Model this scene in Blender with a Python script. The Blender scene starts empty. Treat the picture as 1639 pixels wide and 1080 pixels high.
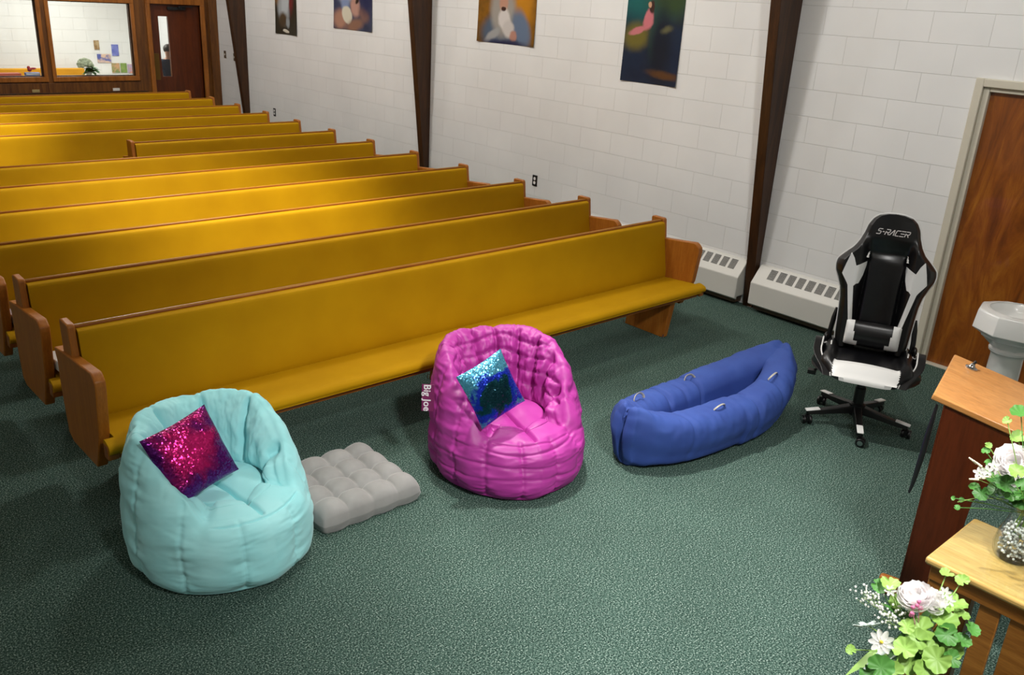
import bpy, bmesh, math, random
from math import sin, cos, pi, radians, sqrt, atan2, exp
from mathutils import Vector, Matrix, noise
random.seed(7)
SC = bpy.context.scene
COL = SC.collection

# ------------------------------------------------------------------ camera
cd = bpy.data.cameras.new('camera'); cam = bpy.data.objects.new('camera', cd); COL.objects.link(cam)
Rr = ((0.746691, -0.662940, 0.054429), (0.200373, 0.302202, 0.931947), (-0.634273, -0.684971, 0.358487))
m3 = Matrix(Rr).transposed()
cam.matrix_world = Matrix.Translation((-6.4514, -2.4814, 2.3684)) @ m3.to_4x4()
cd.sensor_width = 36.0; cd.lens = 30.8796; cd.clip_start = 0.05; cd.clip_end = 100
cd.dof.use_dof = True; cd.dof.focus_distance = 4.6; cd.dof.aperture_fstop = 8.0
SC.camera = cam

# ------------------------------------------------------------------ world / exposure
SC.view_settings.view_transform = 'Standard'
SC.view_settings.look = 'None'
SC.view_settings.gamma = 1.0
SC.view_settings.use_curve_mapping = False
SC.view_settings.exposure = 0.08
w = bpy.data.worlds.new('world'); SC.world = w; w.use_nodes = True
w.node_tree.nodes['Background'].inputs[0].default_value = (0.9, 0.93, 1, 1)
w.node_tree.nodes['Background'].inputs[1].default_value = 0.05

# ------------------------------------------------------------------ lights
def area(name, loc, size, power, color=(1, .96, .9), target=None, spread=180, sy=None):
    l = bpy.data.lights.new(name, 'AREA'); l.energy = power; l.color = color
    l.shape = 'RECTANGLE' if sy else 'DISK'; l.size = size
    if sy: l.size_y = sy
    l.spread = radians(spread)
    o = bpy.data.objects.new(name, l); COL.objects.link(o); o.location = loc
    t = Vector(target) if target else Vector((loc[0], loc[1], 0))
    o.rotation_euler = (t - Vector(loc)).to_track_quat('-Z', 'Y').to_euler()
    return o
def spot(name, loc, target, power, ang, blend=.8, rad=.15, color=(1, .95, .86)):
    l = bpy.data.lights.new(name, 'SPOT'); l.energy = power; l.color = color
    l.spot_size = radians(ang); l.spot_blend = blend; l.shadow_soft_size = rad
    o = bpy.data.objects.new(name, l); COL.objects.link(o); o.location = loc
    o.rotation_euler = (Vector(target) - Vector(loc)).to_track_quat('-Z', 'Y').to_euler()
    return o
CW = (1.0, .985, .96)
def soft_point(name, loc, power, rad=.22, color=CW):
    l = bpy.data.lights.new(name, 'POINT'); l.energy = power; l.color = color; l.shadow_soft_size = rad
    o = bpy.data.objects.new(name, l); COL.objects.link(o); o.location = loc; return o
soft_point('nave_fill_a', (-2.7, 3.0, 4.2), 172)  # unseen nave point lights, added to brighten the block wall and pew sides
soft_point('nave_fill_b', (-2.7, 7.0, 4.2), 172)
soft_point('nave_fill_c', (-2.6, 10.4, 4.0), 110)
soft_point('nave_fill_d', (-7.2, 4.5, 4.2), 25)
soft_point('chancel_globe_a', (-5.4, -3.3, 4.1), 55)
spot('chancel_front_spot', (-5.2, -3.6, 4.4), (-3.6, .4, .2), 900, 46, 1.0, .2, CW)
spot('wall_side_spot', (-3.6, -1.4, 4.6), (0, .4, 1.2), 260, 60, 1.0, .15, CW)
spot('floor_key_spot', (-3.3, 1.2, 4.65), (-3.4, -1.1, 0), 1050, 58, 1.0, .09, (1, .97, .92))
spot('flower_spot', (-4.9, -2.9, 4.6), (-3.9, -1.7, .8), 560, 44, 1.0, .12, CW)
spot('pew_spot_front', (-3.4, 1.7, 4.65), (-3.6, 4.15, .7), 1500, 44, 1.0, .15, (1, .96, .85))
spot('pew_spot_back', (-4.7, 6.0, 4.65), (-4.8, 8.3, .7), 1700, 40, 1.0, .15, (1, .96, .85))
spot('pew_spot_first_row', (-3.4, .6, 4.65), (-3.2, 1.6, .4), 200, 60, 1.0, .15, (1, .96, .85))
area('vestibule_ceiling_light', (-1.8, 13.6, 2.55), 1.6, 95, (1, .98, .95), sy=1.0)

# ------------------------------------------------------------------ helpers
def lin(c):
    if isinstance(c, str):
        c = tuple(int(c[i:i+2], 16) / 255 for i in (0, 2, 4))
    return tuple((x / 12.92 if x <= .04045 else ((x + .055) / 1.055) ** 2.4) for x in c[:3]) + (1,)

class NT:
    def __init__(s, name):
        s.m = bpy.data.materials.new(name); s.m.use_nodes = True
        s.t = s.m.node_tree; s.b = s.t.nodes['Principled BSDF']; s.out = s.t.nodes['Material Output']
    def n(s, typ, **kw):
        nd = s.t.nodes.new(typ)
        for k, v in kw.items():
            if k == 'ins':
                for a, b in v.items(): nd.inputs[a].default_value = b
            else: setattr(nd, k, v)
        return nd
    def l(s, a, b): s.t.links.new(a, b)
    def coord(s, scale=(1, 1, 1), rot=(0, 0, 0), kind='Object'):
        tc = s.n('ShaderNodeTexCoord'); mp = s.n('ShaderNodeMapping')
        mp.inputs['Scale'].default_value = scale; mp.inputs['Rotation'].default_value = rot
        s.l(tc.outputs[kind], mp.inputs[0]); return mp.outputs[0]
    def noise(s, vec, scale, detail=2, rough=.5):
        nd = s.n('ShaderNodeTexNoise'); nd.inputs['Scale'].default_value = scale
        nd.inputs['Detail'].default_value = detail; nd.inputs['Roughness'].default_value = rough
        if vec is not None: s.l(vec, nd.inputs['Vector'])
        return nd
    def ramp(s, fac, stops, interp='LINEAR'):
        r = s.n('ShaderNodeValToRGB'); r.color_ramp.interpolation = interp
        e = r.color_ramp.elements
        while len(e) < len(stops): e.new(.5)
        for i, (p, c) in enumerate(stops): e[i].position = p; e[i].color = lin(c)
        s.l(fac, r.inputs[0]); return r.outputs[0]
    def bump(s, h, strength=.3, dist=.01):
        b = s.n('ShaderNodeBump'); b.inputs['Strength'].default_value = strength; b.inputs['Distance'].default_value = dist
        s.l(h, b.inputs['Height']); s.l(b.outputs[0], s.b.inputs['Normal']); return b
    def set(s, **kw):
        for k, v in kw.items():
            s.b.inputs[k.replace('_', ' ')].default_value = v
        return s

def plain(name, c, rough=.5, metal=0, spec=.5, coat=0, sheen=0):
    t = NT(name); t.b.inputs['Base Color'].default_value = lin(c)
    t.b.inputs['Roughness'].default_value = rough; t.b.inputs['Metallic'].default_value = metal
    t.b.inputs['Specular IOR Level'].default_value = spec
    if coat: t.b.inputs['Coat Weight'].default_value = coat; t.b.inputs['Coat Roughness'].default_value = .1
    if sheen: t.b.inputs['Sheen Weight'].default_value = sheen
    v = t.coord((1, 1, 1)); nz = t.noise(v, 60, 3)
    t.bump(nz.outputs[0], .04, .002)
    return t.m

def wood(name, dark, light, axis='z', scale=1.0, rough=.4, coat=.2, contrast=(.3, .7)):
    t = NT(name)
    sc = {'x': (1.2, 14, 14), 'y': (14, 1.2, 14), 'z': (14, 14, 1.2)}[axis]
    v = t.coord(tuple(a * scale for a in sc))
    n1 = t.noise(v, 1.6, 6, .6); n1.inputs['Distortion'].default_value = .8
    c = t.ramp(n1.outputs[0], [(contrast[0], dark), (contrast[1], light)])
    v2 = t.coord(tuple(a * scale * 5 for a in sc)); n2 = t.noise(v2, 3, 3, .6)
    mx = t.n('ShaderNodeMix', data_type='RGBA', blend_type='MULTIPLY'); mx.inputs[0].default_value = .35
    t.l(c, mx.inputs[6]); t.l(t.ramp(n2.outputs[0], [(.3, '9a9a9a'), (.6, 'ffffff')]), mx.inputs[7])
    t.l(mx.outputs[2], t.b.inputs['Base Color'])
    t.b.inputs['Roughness'].default_value = rough; t.b.inputs['Coat Weight'].default_value = coat * .6; t.b.inputs['Coat Roughness'].default_value = .25; t.b.inputs['Specular IOR Level'].default_value = .3
    t.bump(n2.outputs[0], .08, .002)
    return t.m

def fabric(name, c, c2=None, weave=900, bump=.12, rough=.85, sheen=.25, mott=6):
    t = NT(name); v = t.coord()
    n1 = t.noise(v, mott, 3, .55)
    t.l(t.ramp(n1.outputs[0], [(.3, c), (.7, c2 or c)]), t.b.inputs['Base Color'])
    n2 = t.noise(v, weave, 2, .6)
    t.b.inputs['Roughness'].default_value = rough; t.b.inputs['Sheen Weight'].default_value = sheen
    t.b.inputs['Sheen Roughness'].default_value = .4
    t.bump(n2.outputs[0], bump, .002)
    return t.m

M = {}
def block_mat(name, c, yz=True):
    t = NT(name); tc = t.n('ShaderNodeTexCoord'); sp = t.n('ShaderNodeSeparateXYZ'); t.l(tc.outputs['Object'], sp.inputs[0])
    ay = t.n('ShaderNodeMath', operation='ADD', ins={1: 40.64}); az = t.n('ShaderNodeMath', operation='ADD', ins={1: 2.032 - .012})
    t.l(sp.outputs[1 if yz else 0], ay.inputs[0]); t.l(sp.outputs[2], az.inputs[0])
    cb = t.n('ShaderNodeCombineXYZ'); t.l(ay.outputs[0], cb.inputs[0]); t.l(az.outputs[0], cb.inputs[1])
    br = t.n('ShaderNodeTexBrick'); br.offset = .5; br.offset_frequency = 2
    br.inputs['Scale'].default_value = 1; br.inputs['Brick Width'].default_value = .4064; br.inputs['Row Height'].default_value = .2032
    br.inputs['Mortar Size'].default_value = .0028; br.inputs['Mortar Smooth'].default_value = .6
    br.inputs['Color1'].default_value = (1, 1, 1, 1); br.inputs['Color2'].default_value = (.965, .965, .965, 1); br.inputs['Mortar'].default_value = (.80, .80, .78, 1)
    t.l(cb.outputs[0], br.inputs['Vector'])
    v = t.coord(); n1 = t.noise(v, 1.3, 3); base = t.ramp(n1.outputs[0], [(.3, c[0]), (.7, c[1])])
    mx = t.n('ShaderNodeMix', data_type='RGBA', blend_type='MULTIPLY'); mx.inputs[0].default_value = .75
    t.l(base, mx.inputs[6]); t.l(br.outputs['Color'], mx.inputs[7]); t.l(mx.outputs[2], t.b.inputs['Base Color'])
    t.b.inputs['Roughness'].default_value = .55
    n2 = t.noise(v, 90, 4, .7); n3 = t.n('ShaderNodeMath', operation='MULTIPLY', ins={1: -1.6}); t.l(br.outputs['Fac'], n3.inputs[0])
    n4 = t.n('ShaderNodeMath', operation='MULTIPLY_ADD', ins={1: .25}); t.l(n2.outputs[0], n4.inputs[0]); t.l(n3.outputs[0], n4.inputs[2])
    t.bump(n4.outputs[0], .55, .004)
    return t.m

M['block'] = block_mat('painted_block', ('e3e3e2', 'ececeb'))
M['block_x'] = block_mat('painted_block_far', ('e4e2dc', 'ecebe6'), yz=False)
# carpet
t = NT('carpet'); v = t.coord()
n1 = t.noise(v, 150, 2, .6); c1 = t.ramp(n1.outputs[0], [(.33, '152622'), (.44, '2e473f'), (.55, '536d63'), (.63, '85998f'), (.72, 'b8c8be')])
n2 = t.noise(v, 1.1, 4, .6); mx = t.n('ShaderNodeMix', data_type='RGBA', blend_type='MULTIPLY'); mx.inputs[0].default_value = .5
t.l(c1, mx.inputs[6]); t.l(t.ramp(n2.outputs[0], [(.3, 'c4c4c4'), (.65, 'ffffff')]), mx.inputs[7]); t.l(mx.outputs[2], t.b.inputs['Base Color'])
t.b.inputs['Roughness'].default_value = .95; t.b.inputs['Specular IOR Level'].default_value = .15
n3 = t.noise(v, 260, 3, .7); t.bump(n3.outputs[0], .8, .006); M['carpet'] = t.m

M['pew_fabric'] = fabric('mustard_upholstery', 'a77b00', 'b18502', weave=500, bump=.12, rough=.75, sheen=.0, mott=3)
M['pew_fabric'].node_tree.nodes['Principled BSDF'].inputs['Specular IOR Level'].default_value = .12
M['pew_wood'] = wood('oak_pew_wood', '985414', 'b9762c', 'z', 1.2, .4, .1, (.2, .8))
M['pew_wood_x'] = wood('oak_rail_wood', '80440f', 'a06022', 'x', 1.2, .4, .15, (.2, .8))
M['beam'] = wood('dark_beam_wood', '2a1607', '4a2b11', 'z', .9, .45, .25)
M['dark_panel'] = wood('dark_brown_panelling', '4a280c', '784a1a', 'z', .8, .5, .15)
M['trim_wood'] = wood('orange_brown_trim', '7c4612', 'a86624', 'z', 1, .4, .3)
M['door_wood'] = wood('reddish_door_wood', '4a1e06', '642c0a', 'z', .8, .35, .3)
# right door: mottled golden veneer
t = NT('golden_door_veneer'); v = t.coord((5, 5, .9)); n1 = t.noise(v, 1.5, 7, .68); n1.inputs['Distortion'].default_value = 1.4
t.l(t.ramp(n1.outputs[0], [(.3, '5c2c08'), (.52, '8a4a10'), (.68, 'a5641c'), (.8, 'd0993c')]), t.b.inputs['Base Color'])
t.set(Roughness=.35, Coat_Weight=.3); M['door_gold'] = t.m
M['lectern_top'] = wood('light_lectern_wood', 'b2753a', 'd09658', 'y', .5, .3, .3, (.2, .8))
M['lectern_body'] = wood('red_mahogany_wood', '431a08', '5e280e', 'z', .6, .35, .3, (.25, .75))
M['table_wood'] = wood('oak_table_wood', '7a4816', 'a87030', 'y', 1, .3, .4)
M['table_top'] = wood('yellow_oak_top', 'c69c52', 'e2c07a', 'y', .8, .25, .5, (.25, .75))
M['cream'] = plain('cream_enamel', 'd6d4cd', .4)
M['jamb'] = plain('cream_door_frame_paint', 'cfc9b8', .45)
M['vent'] = plain('grey_vent_slats', '4e4d48', .6)
M['black'] = plain('black_plastic', '0d0d0e', .4)
M['leather'] = plain('black_leatherette', '0c0c0f', .32, spec=.5)
M['white_leather'] = plain('white_leatherette', 'e6e6e4', .4)
M['white'] = plain('white_plastic', 'e8e8e6', .35)
M['chrome'] = plain('chrome', 'c8c8cc', .15, 1)
M['porcelain'] = plain('white_glazed_ceramic', 'e9e9e6', .25, coat=.4)
M['plaster'] = plain('ceiling_plaster', 'c9c4ba', .8)
M['brown_plate'] = plain('brown_switch_plate', '5a4a38', .4)
M['brass'] = plain('brass_push_plate', '6b5020', .35, .7)
M['aqua'] = fabric('aqua_plush', '9ce4e8', 'acebee', 700, .12, .9, .2, 5)
M['pink'] = fabric('magenta_nylon', 'a62e8e', 'b03898', 500, .05, .5, .0, 4)
M['blue'] = fabric('royal_blue_flock', '274087', '2d4a93', 500, .1, .8, 0, 5)
M['grey'] = fabric('grey_velvet', '8b8a88', '9a9997', 400, .1, .9, .4, 8)
M['velcro'] = plain('clear_handle_plastic', 'a8a49a', .3)
M['orange'] = fabric('mustard_far_bench', 'c58a10', 'd0951a', 400, .1)

class MB:
    def __init__(s): s.v = []; s.f = []; s.mi = []
    def add(s, vs, fs, mi=0, mat=None):
        o = len(s.v)
        if mat is not None: vs = [tuple(mat @ Vector(p)) for p in vs]
        s.v += [tuple(p) for p in vs]; s.f += [tuple(i + o for i in f) for f in fs]; s.mi += [mi] * len(fs); return s
    def box(s, lo, hi, mi=0, mat=None):
        x0, y0, z0 = lo; x1, y1, z1 = hi
        vs = [(x0, y0, z0), (x1, y0, z0), (x1, y1, z0), (x0, y1, z0), (x0, y0, z1), (x1, y0, z1), (x1, y1, z1), (x0, y1, z1)]
        return s.add(vs, [(0, 3, 2, 1), (4, 5, 6, 7), (0, 1, 5, 4), (1, 2, 6, 5), (2, 3, 7, 6), (3, 0, 4, 7)], mi, mat)
    def prism_x(s, poly, x0, x1, mi=0, mat=None):      # poly in (y,z), counter-clockwise seen from +x
        n = len(poly); vs = [(x0, a, b) for a, b in poly] + [(x1, a, b) for a, b in poly]
        A = sum(poly[i][0] * poly[(i + 1) % n][1] - poly[(i + 1) % n][0] * poly[i][1] for i in range(n))
        fs = [(i, (i + 1) % n, (i + 1) % n + n, i + n) for i in range(n)] + [tuple(range(n))[::-1], tuple(range(n, 2 * n))]
        if A < 0: fs = [f[::-1] for f in fs]
        return s.add(vs, fs, mi, mat)
    def prism_z(s, poly, z0, z1, mi=0, mat=None):
        n = len(poly); vs = [(a, b, z0) for a, b in poly] + [(a, b, z1) for a, b in poly]
        A = sum(poly[i][0] * poly[(i + 1) % n][1] - poly[(i + 1) % n][0] * poly[i][1] for i in range(n))
        fs = [(i, (i + 1) % n, (i + 1) % n + n, i + n) for i in range(n)] + [tuple(range(n))[::-1], tuple(range(n, 2 * n))]
        if A < 0: fs = [f[::-1] for f in fs]
        return s.add(vs, fs, mi, mat)
    def tube(s, pts, r, n=8, mi=0, closed=False, flat=1.0, mat=None):
        pts = [Vector(p) for p in pts]; N = len(pts); rs = r if isinstance(r, (list, tuple)) else [r] * N
        vs = []; up = Vector((0, 0, 1)); prev = None
        for i, p in enumerate(pts):
            a = pts[(i - 1) % N] if (closed or i > 0) else p; b = pts[(i + 1) % N] if (closed or i < N - 1) else p
            d = (b - a).normalized()
            if prev is None:
                u = d.orthogonal() if abs(d.z) > .95 else d.cross(up)
            else: u = prev - d * prev.dot(d)
            if u.length < 1e-6: u = d.orthogonal()
            u.normalize(); prev = u; w_ = d.cross(u)
            for k in range(n):
                t = 2 * pi * k / n; vs.append(p + u * cos(t) * rs[i] + w_ * sin(t) * rs[i] * flat)
        fs = []; L = N if closed else N - 1
        for i in range(L):
            j = (i + 1) % N
            for k in range(n): fs.append((i * n + k, i * n + (k + 1) % n, j * n + (k + 1) % n, j * n + k))
        if not closed: fs += [tuple(range(n))[::-1], tuple(range((N - 1) * n, N * n))]
        return s.add(vs, fs, mi, mat)
    def lathe(s, prof, n=32, c=(0, 0, 0), mi=0, mat=None, ph=0):
        vs = []; N = len(prof)
        for r, z in prof:
            for k in range(n):
                t = 2 * pi * k / n + ph; vs.append((c[0] + max(r, 1e-5) * cos(t), c[1] + max(r, 1e-5) * sin(t), c[2] + z))
        fs = []
        for i in range(N - 1):
            for k in range(n): fs.append((i * n + k, i * n + (k + 1) % n, (i + 1) * n + (k + 1) % n, (i + 1) * n + k))
        return s.add(vs, fs, mi, mat)
    def ball(s, c, r, n=10, mi=0, sc=(1, 1, 1), mat=None):
        prof = [(sin(pi * i / n) * r, -cos(pi * i / n) * r) for i in range(n + 1)]
        m_ = Matrix.Translation(c) @ Matrix.Diagonal((sc[0], sc[1], sc[2], 1))
        if mat is not None: m_ = mat @ m_
        return s.lathe(prof, n + 2, (0, 0, 0), mi, m_)
    def grid(s, fn, nu, nv, mi=0, cu=False, mat=None, flip=False):
        vs = [fn(i / (nu if cu else nu - 1), j / (nv - 1)) for j in range(nv) for i in range(nu)]
        fs = []
        for j in range(nv - 1):
            for i in range(nu if cu else nu - 1):
                a = j * nu + i; b = j * nu + (i + 1) % nu
                f = (a, b, b + nu, a + nu); fs.append(f[::-1] if flip else f)
        return s.add(vs, fs, mi, mat)
    def build(s, name, mats, parent=None, bevel=0, smooth=True, angle=.7, subsurf=0, bseg=2, loc=None, rot=None, auto=True):
        me = bpy.data.meshes.new(name); me.from_pydata(s.v, [], s.f)
        if not isinstance(mats, (list, tuple)): mats = [mats]
        for m_ in mats: me.materials.append(m_)
        me.polygons.foreach_set('material_index', s.mi)
        if smooth:
            me.polygons.foreach_set('use_smooth', [True] * len(s.f))
            if auto: me.set_sharp_from_angle(angle=angle)
        me.update()
        o = bpy.data.objects.new(name, me); COL.objects.link(o)
        if parent is not None: o.parent = parent
        if loc is not None: o.location = loc
        if rot is not None: o.rotation_euler = rot
        if bevel:
            b = o.modifiers.new('bevel', 'BEVEL'); b.width = bevel; b.segments = bseg; b.limit_method = 'ANGLE'; b.angle_limit = radians(35); b.harden_normals = False
        if subsurf:
            b = o.modifiers.new('sub', 'SUBSURF'); b.levels = subsurf; b.render_levels = subsurf
        return o

def tag(o, label, cat=None, group=None, kind=None):
    if label: o['label'] = label
    if cat: o['category'] = cat
    if group: o['group'] = group
    if kind: o['kind'] = kind
    return o
def thing(name, label, cat, loc=(0, 0, 0), rotz=0, group=None):
    o = bpy.data.objects.new(name, None); COL.objects.link(o); o.location = loc; o.rotation_euler = (0, 0, rotz)
    o.empty_display_size = .1
    return tag(o, label, cat, group)
def struct(name, mb, m_, **kw):
    o = mb.build(name, m_, **kw); o['kind'] = 'structure'; return o
def copy_tree(o, parent=None):
    c = o.copy(); COL.objects.link(c); c.parent = parent
    for ch in list(o.children): copy_tree(ch, c)
    return c
def catmull(P, n):
    out = []; N = len(P)
    for i in range(N - 1):
        p0 = P[max(i - 1, 0)]; p1 = P[i]; p2 = P[i + 1]; p3 = P[min(i + 2, N - 1)]
        for k in range(n):
            t = k / n
            out.append(tuple(.5 * ((2 * b) + (-a + c) * t + (2 * a - 5 * b + 4 * c - d) * t * t + (-a + 3 * b - 3 * c + d) * t ** 3) for a, b, c, d in zip(p0, p1, p2, p3)))
    out.append(tuple(P[-1])); return out
def sstep(a, b, x):
    t = min(max((x - a) / (b - a), 0), 1); return t * t * (3 - 2 * t)
def lerp(a, b, t): return a + (b - a) * t
def text_mesh(name, body, size, mat, parent, M4, extrude=.0006, shear=0, bold=.0, space=1.0):
    cu = bpy.data.curves.new(name, 'FONT'); cu.body = body; cu.size = size; cu.extrude = extrude; cu.shear = shear
    cu.offset = bold; cu.align_x = 'CENTER'; cu.align_y = 'CENTER'; cu.space_character = space
    tmp = bpy.data.objects.new(name, cu); COL.objects.link(tmp)
    bpy.context.view_layer.update()
    dg = bpy.context.evaluated_depsgraph_get()
    me = bpy.data.meshes.new_from_object(tmp.evaluated_get(dg)); me.name = name
    bpy.data.objects.remove(tmp); me.materials.clear(); me.materials.append(mat)
    me.transform(M4)
    o = bpy.data.objects.new(name, me); COL.objects.link(o)
    if parent is not None: o.parent = parent
    return o

# ================================================================== ROOM
XW, YB = 0.0, 11.93
XL_, YF, ZC = -10.5, -5.5, 4.8
struct('floor', MB().box((XL_, YF, -.1), (.0, YB, 0)), M['carpet'], smooth=False)
b = MB(); b.box((0, YF, 0), (.2, -1.12, ZC)); b.box((0, 0.02, 0), (.2, YB + .15, ZC)); b.box((0, -1.12, 2.05), (.2, .02, ZC))
struct('wall_right', b, M['block'], smooth=False)
struct('wall_left', MB().box((XL_ - .2, YF, 0), (XL_, YB, ZC)), M['block'], smooth=False)
struct('wall_front', MB().box((XL_, YF - .2, 0), (.2, YF, ZC)), M['block_x'], smooth=False)
struct('ceiling', MB().box((XL_ - .2, YF - .2, ZC), (.2, YB + 4, ZC + .15)), M['plaster'], smooth=False)
# back wall: dark panelling with window and door openings
W1 = (-2.50, -1.36, .95, 2.0); W0 = (-3.95, -2.67, .95, 2.0); D1 = (-1.06, -.27, 0, 2.01)
b = MB()
b.box((XL_, YB, 0), (W0[0], YB + .12, ZC)); b.box((W0[0], YB, 0), (D1[0], YB + .12, .95))
b.box((W0[0], YB, 2.0), (D1[0], YB + .12, ZC)); b.box((W0[1], YB, .95), (W1[0], YB + .12, 2.0)); b.box((W1[1], YB, .95), (D1[0], YB + .12, 2.0))
b.box((D1[0], YB, 2.01), (D1[1], YB + .12, ZC)); b.box((D1[1], YB, 0), (0, YB + .12, ZC))
struct('wall_back', b, M['dark_panel'], smooth=False)
def wframe(n, W, label):
    x0, x1, z0, z1 = W; f = .055; b = MB()
    b.box((x0 - f, YB - .03, z0 - .07), (x1 + f, YB + .13, z0)); b.box((x0 - f, YB - .03, z1), (x1 + f, YB + .13, z1 + f))
    b.box((x0 - f, YB - .028, z0), (x0, YB + .13, z1)); b.box((x1, YB - .028, z0), (x1 + f, YB + .13, z1))
    o = struct('window_%d' % n, b, M['trim_wood'], bevel=.004); o['label'] = label
    g = MB().box((x0, YB + .05, z0), (x1, YB + .056, z1)).build('glass', GLASS, o, smooth=False)
    st = MB(); s_ = .012
    st.box((x0, YB + .03, z0), (x0 + s_, YB + .075, z1)); st.box((x1 - s_, YB + .03, z0), (x1, YB + .075, z1)); st.box((x0 + s_, YB + .03, z0), (x1 - s_, YB + .075, z0 + s_)); st.box((x0 + s_, YB + .03, z1 - s_), (x1 - s_, YB + .075, z1))
    st.build('glazing_bead', M['beam'], o, smooth=False)
t = NT('clear_glass'); t.t.nodes.remove(t.b)
gl = t.n('ShaderNodeBsdfGlossy'); gl.inputs['Roughness'].default_value = .02; tr = t.n('ShaderNodeBsdfTransparent'); tr.inputs[0].default_value = (.95, .97, .96, 1)
mxs = t.n('ShaderNodeMixShader'); fr = t.n('ShaderNodeLayerWeight'); fr.inputs[0].default_value = .5; pw = t.n('ShaderNodeMath', operation='POWER', ins={1: 4.0}); t.l(fr.outputs['Facing'], pw.inputs[0]); ma = t.n('ShaderNodeMath', operation='MULTIPLY_ADD', ins={1: .6, 2: .03}); t.l(pw.outputs[0], ma.inputs[0])
t.l(ma.outputs[0], mxs.inputs[0]); t.l(tr.outputs[0], mxs.inputs[1]); t.l(gl.outputs[0], mxs.inputs[2]); t.l(mxs.outputs[0], t.out.inputs[0]); GLASS = t.m
wframe(1, W0, 'wood-framed interior window at the left edge, beside the mullion')
wframe(2, W1, 'wood-framed interior window nearest the slit-glass door')
# wainscot ledge under the windows
struct('trim_1', MB().box((-6.5, YB - .02, .72), (-1.36, YB, .86)), M['dark_panel'], bevel=.003)
struct('trim_2', MB().box((-6.5, YB - .035, .70), (-1.2, YB, .725)), M['beam'], bevel=.003)
PLT = plain('tan_plate', '9c8a58', .5)
for x, m_ in ((-2.81, PLT), (-1.68, M['cream'])):
    o = MB().box((x - .05, YB - .032, .735), (x + .05, YB - .02, .775)).build('wall_plate', m_, None, bevel=.002)
    tag(o, 'small pale plate on the dark ledge under the window nearest the door' if x > -2 else 'small brass coloured plate on the dark ledge below the window mullion', 'plate')
# back door with slit
b = MB(); fr_ = .07
b.box((D1[0] - fr_, YB - .03, 0), (D1[0], YB + .13, 2.01)); b.box((D1[1], YB - .03, 0), (D1[1] + fr_, YB + .13, 2.01)); b.box((D1[0] - fr_, YB - .03, 2.01), (D1[1] + fr_, YB + .13, 2.1))
struct('trim_3', b, M['trim_wood'], bevel=.004)
SL = (-.925, -.775, .93, 1.83)
b = MB(); yd0, yd1 = YB + .04, YB + .085
b.box((D1[0], yd0, .01), (SL[0], yd1, 2.01)); b.box((SL[1], yd0, .01), (D1[1], yd1, 2.01)); b.box((SL[0], yd0, .01), (SL[1], yd1, SL[2])); b.box((SL[0], yd0, SL[3]), (SL[1], yd1, 2.01))
d1 = struct('door_1', b, M['door_wood'], smooth=False); d1['label'] = 'reddish-brown wooden door with a narrow glass slit in the back wall'
MB().box((SL[0], YB + .06, SL[2]), (SL[1], YB + .066, SL[3])).build('glass', GLASS, d1, smooth=False)
MB().box((D1[0] + .015, yd0 - .004, .88), (D1[0] + .1, yd0, 1.28)).build('push_plate', M['brass'], d1, smooth=False)
b = MB().box((-.78, yd0 - .05, 1.93), (-.5, yd0, 1.975)); b.box((-.6, yd0 - .09, 1.975), (-.4, yd0 - .06, 1.99)); b.box((-.62, yd0 - .09, 1.95), (-.58, yd0 - .04, 1.985)); b.build('door_closer', M['black'], d1, bevel=.003)
struct('trim_4', MB().box((-.14, YB - .05, 0), (-.004, YB, 2.6)), M['dark_panel'], bevel=.004)

# vestibule behind the windows
struct('wall_vestibule_back', MB().box((-6.5, 15.2, 0), (.2, 15.35, 2.75)), M['block_x'], smooth=False)
struct('wall_vestibule_right', MB().box((0, YB + .15, 0), (.15, 15.2, 2.75)), M['block'], smooth=False)
struct('wall_vestibule_left', MB().box((-6.65, YB + .12, 0), (-6.5, 15.35, 2.75)), M['block'], smooth=False)
struct('floor_vestibule', MB().box((-6.5, YB, -.1), (0, 15.2, 0)), M['carpet'], smooth=False)
struct('ceiling_vestibule', MB().box((-6.65, YB + .12, 2.65), (.15, 15.35, 2.75)), M['plaster'], smooth=False)

# right wall door
JY0, JY1, JZ = 0.02, -1.12, 2.05
b = MB(); jt = .05
for (a0, a1) in ((JY0 - .055, JY0), (JY1, JY1 + .055)):
    b.box((-.03, a0, 0), (.16, a1, JZ))
b.box((-.03, JY1 + .055, JZ - .055), (.16, JY0 - .055, JZ))
for (a0, a1) in ((JY0 - .095, JY0 - .055), (JY1 + .055, JY1 + .095)):
    b.box((-.005, a0, 0), (.05, a1, JZ - .055))
b.box((-.005, JY1 + .095, JZ - .085), (.05, JY0 - .095, JZ - .055))
struct('trim_5', b, M['jamb'], bevel=.006)
d2 = struct('door_2', MB().box((.03, JY1 + .095, .012), (.07, JY0 - .095, JZ - .085)), M['door_gold'], smooth=False)
d2['label'] = 'mottled golden-brown wooden door in a cream metal frame on the right wall'
kb = MB(); kb.lathe([(.03, 0), (.03, .006), (.012, .01), (.012, .035), (.027, .045), (.028, .06), (.015, .07), (0, .071)], 20, (0, 0, 0), 0, Matrix.Translation((.03, JY1 + .17, 1.0)) @ Matrix.Rotation(-pi / 2, 4, 'Y'))
kb.build('door_knob', M['chrome'], d2)
struct('trim_6', MB().box((-.02, JY1 + .09, 0), (.1, JY0 - .09, .012)), M['jamb'], bevel=.003)

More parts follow.
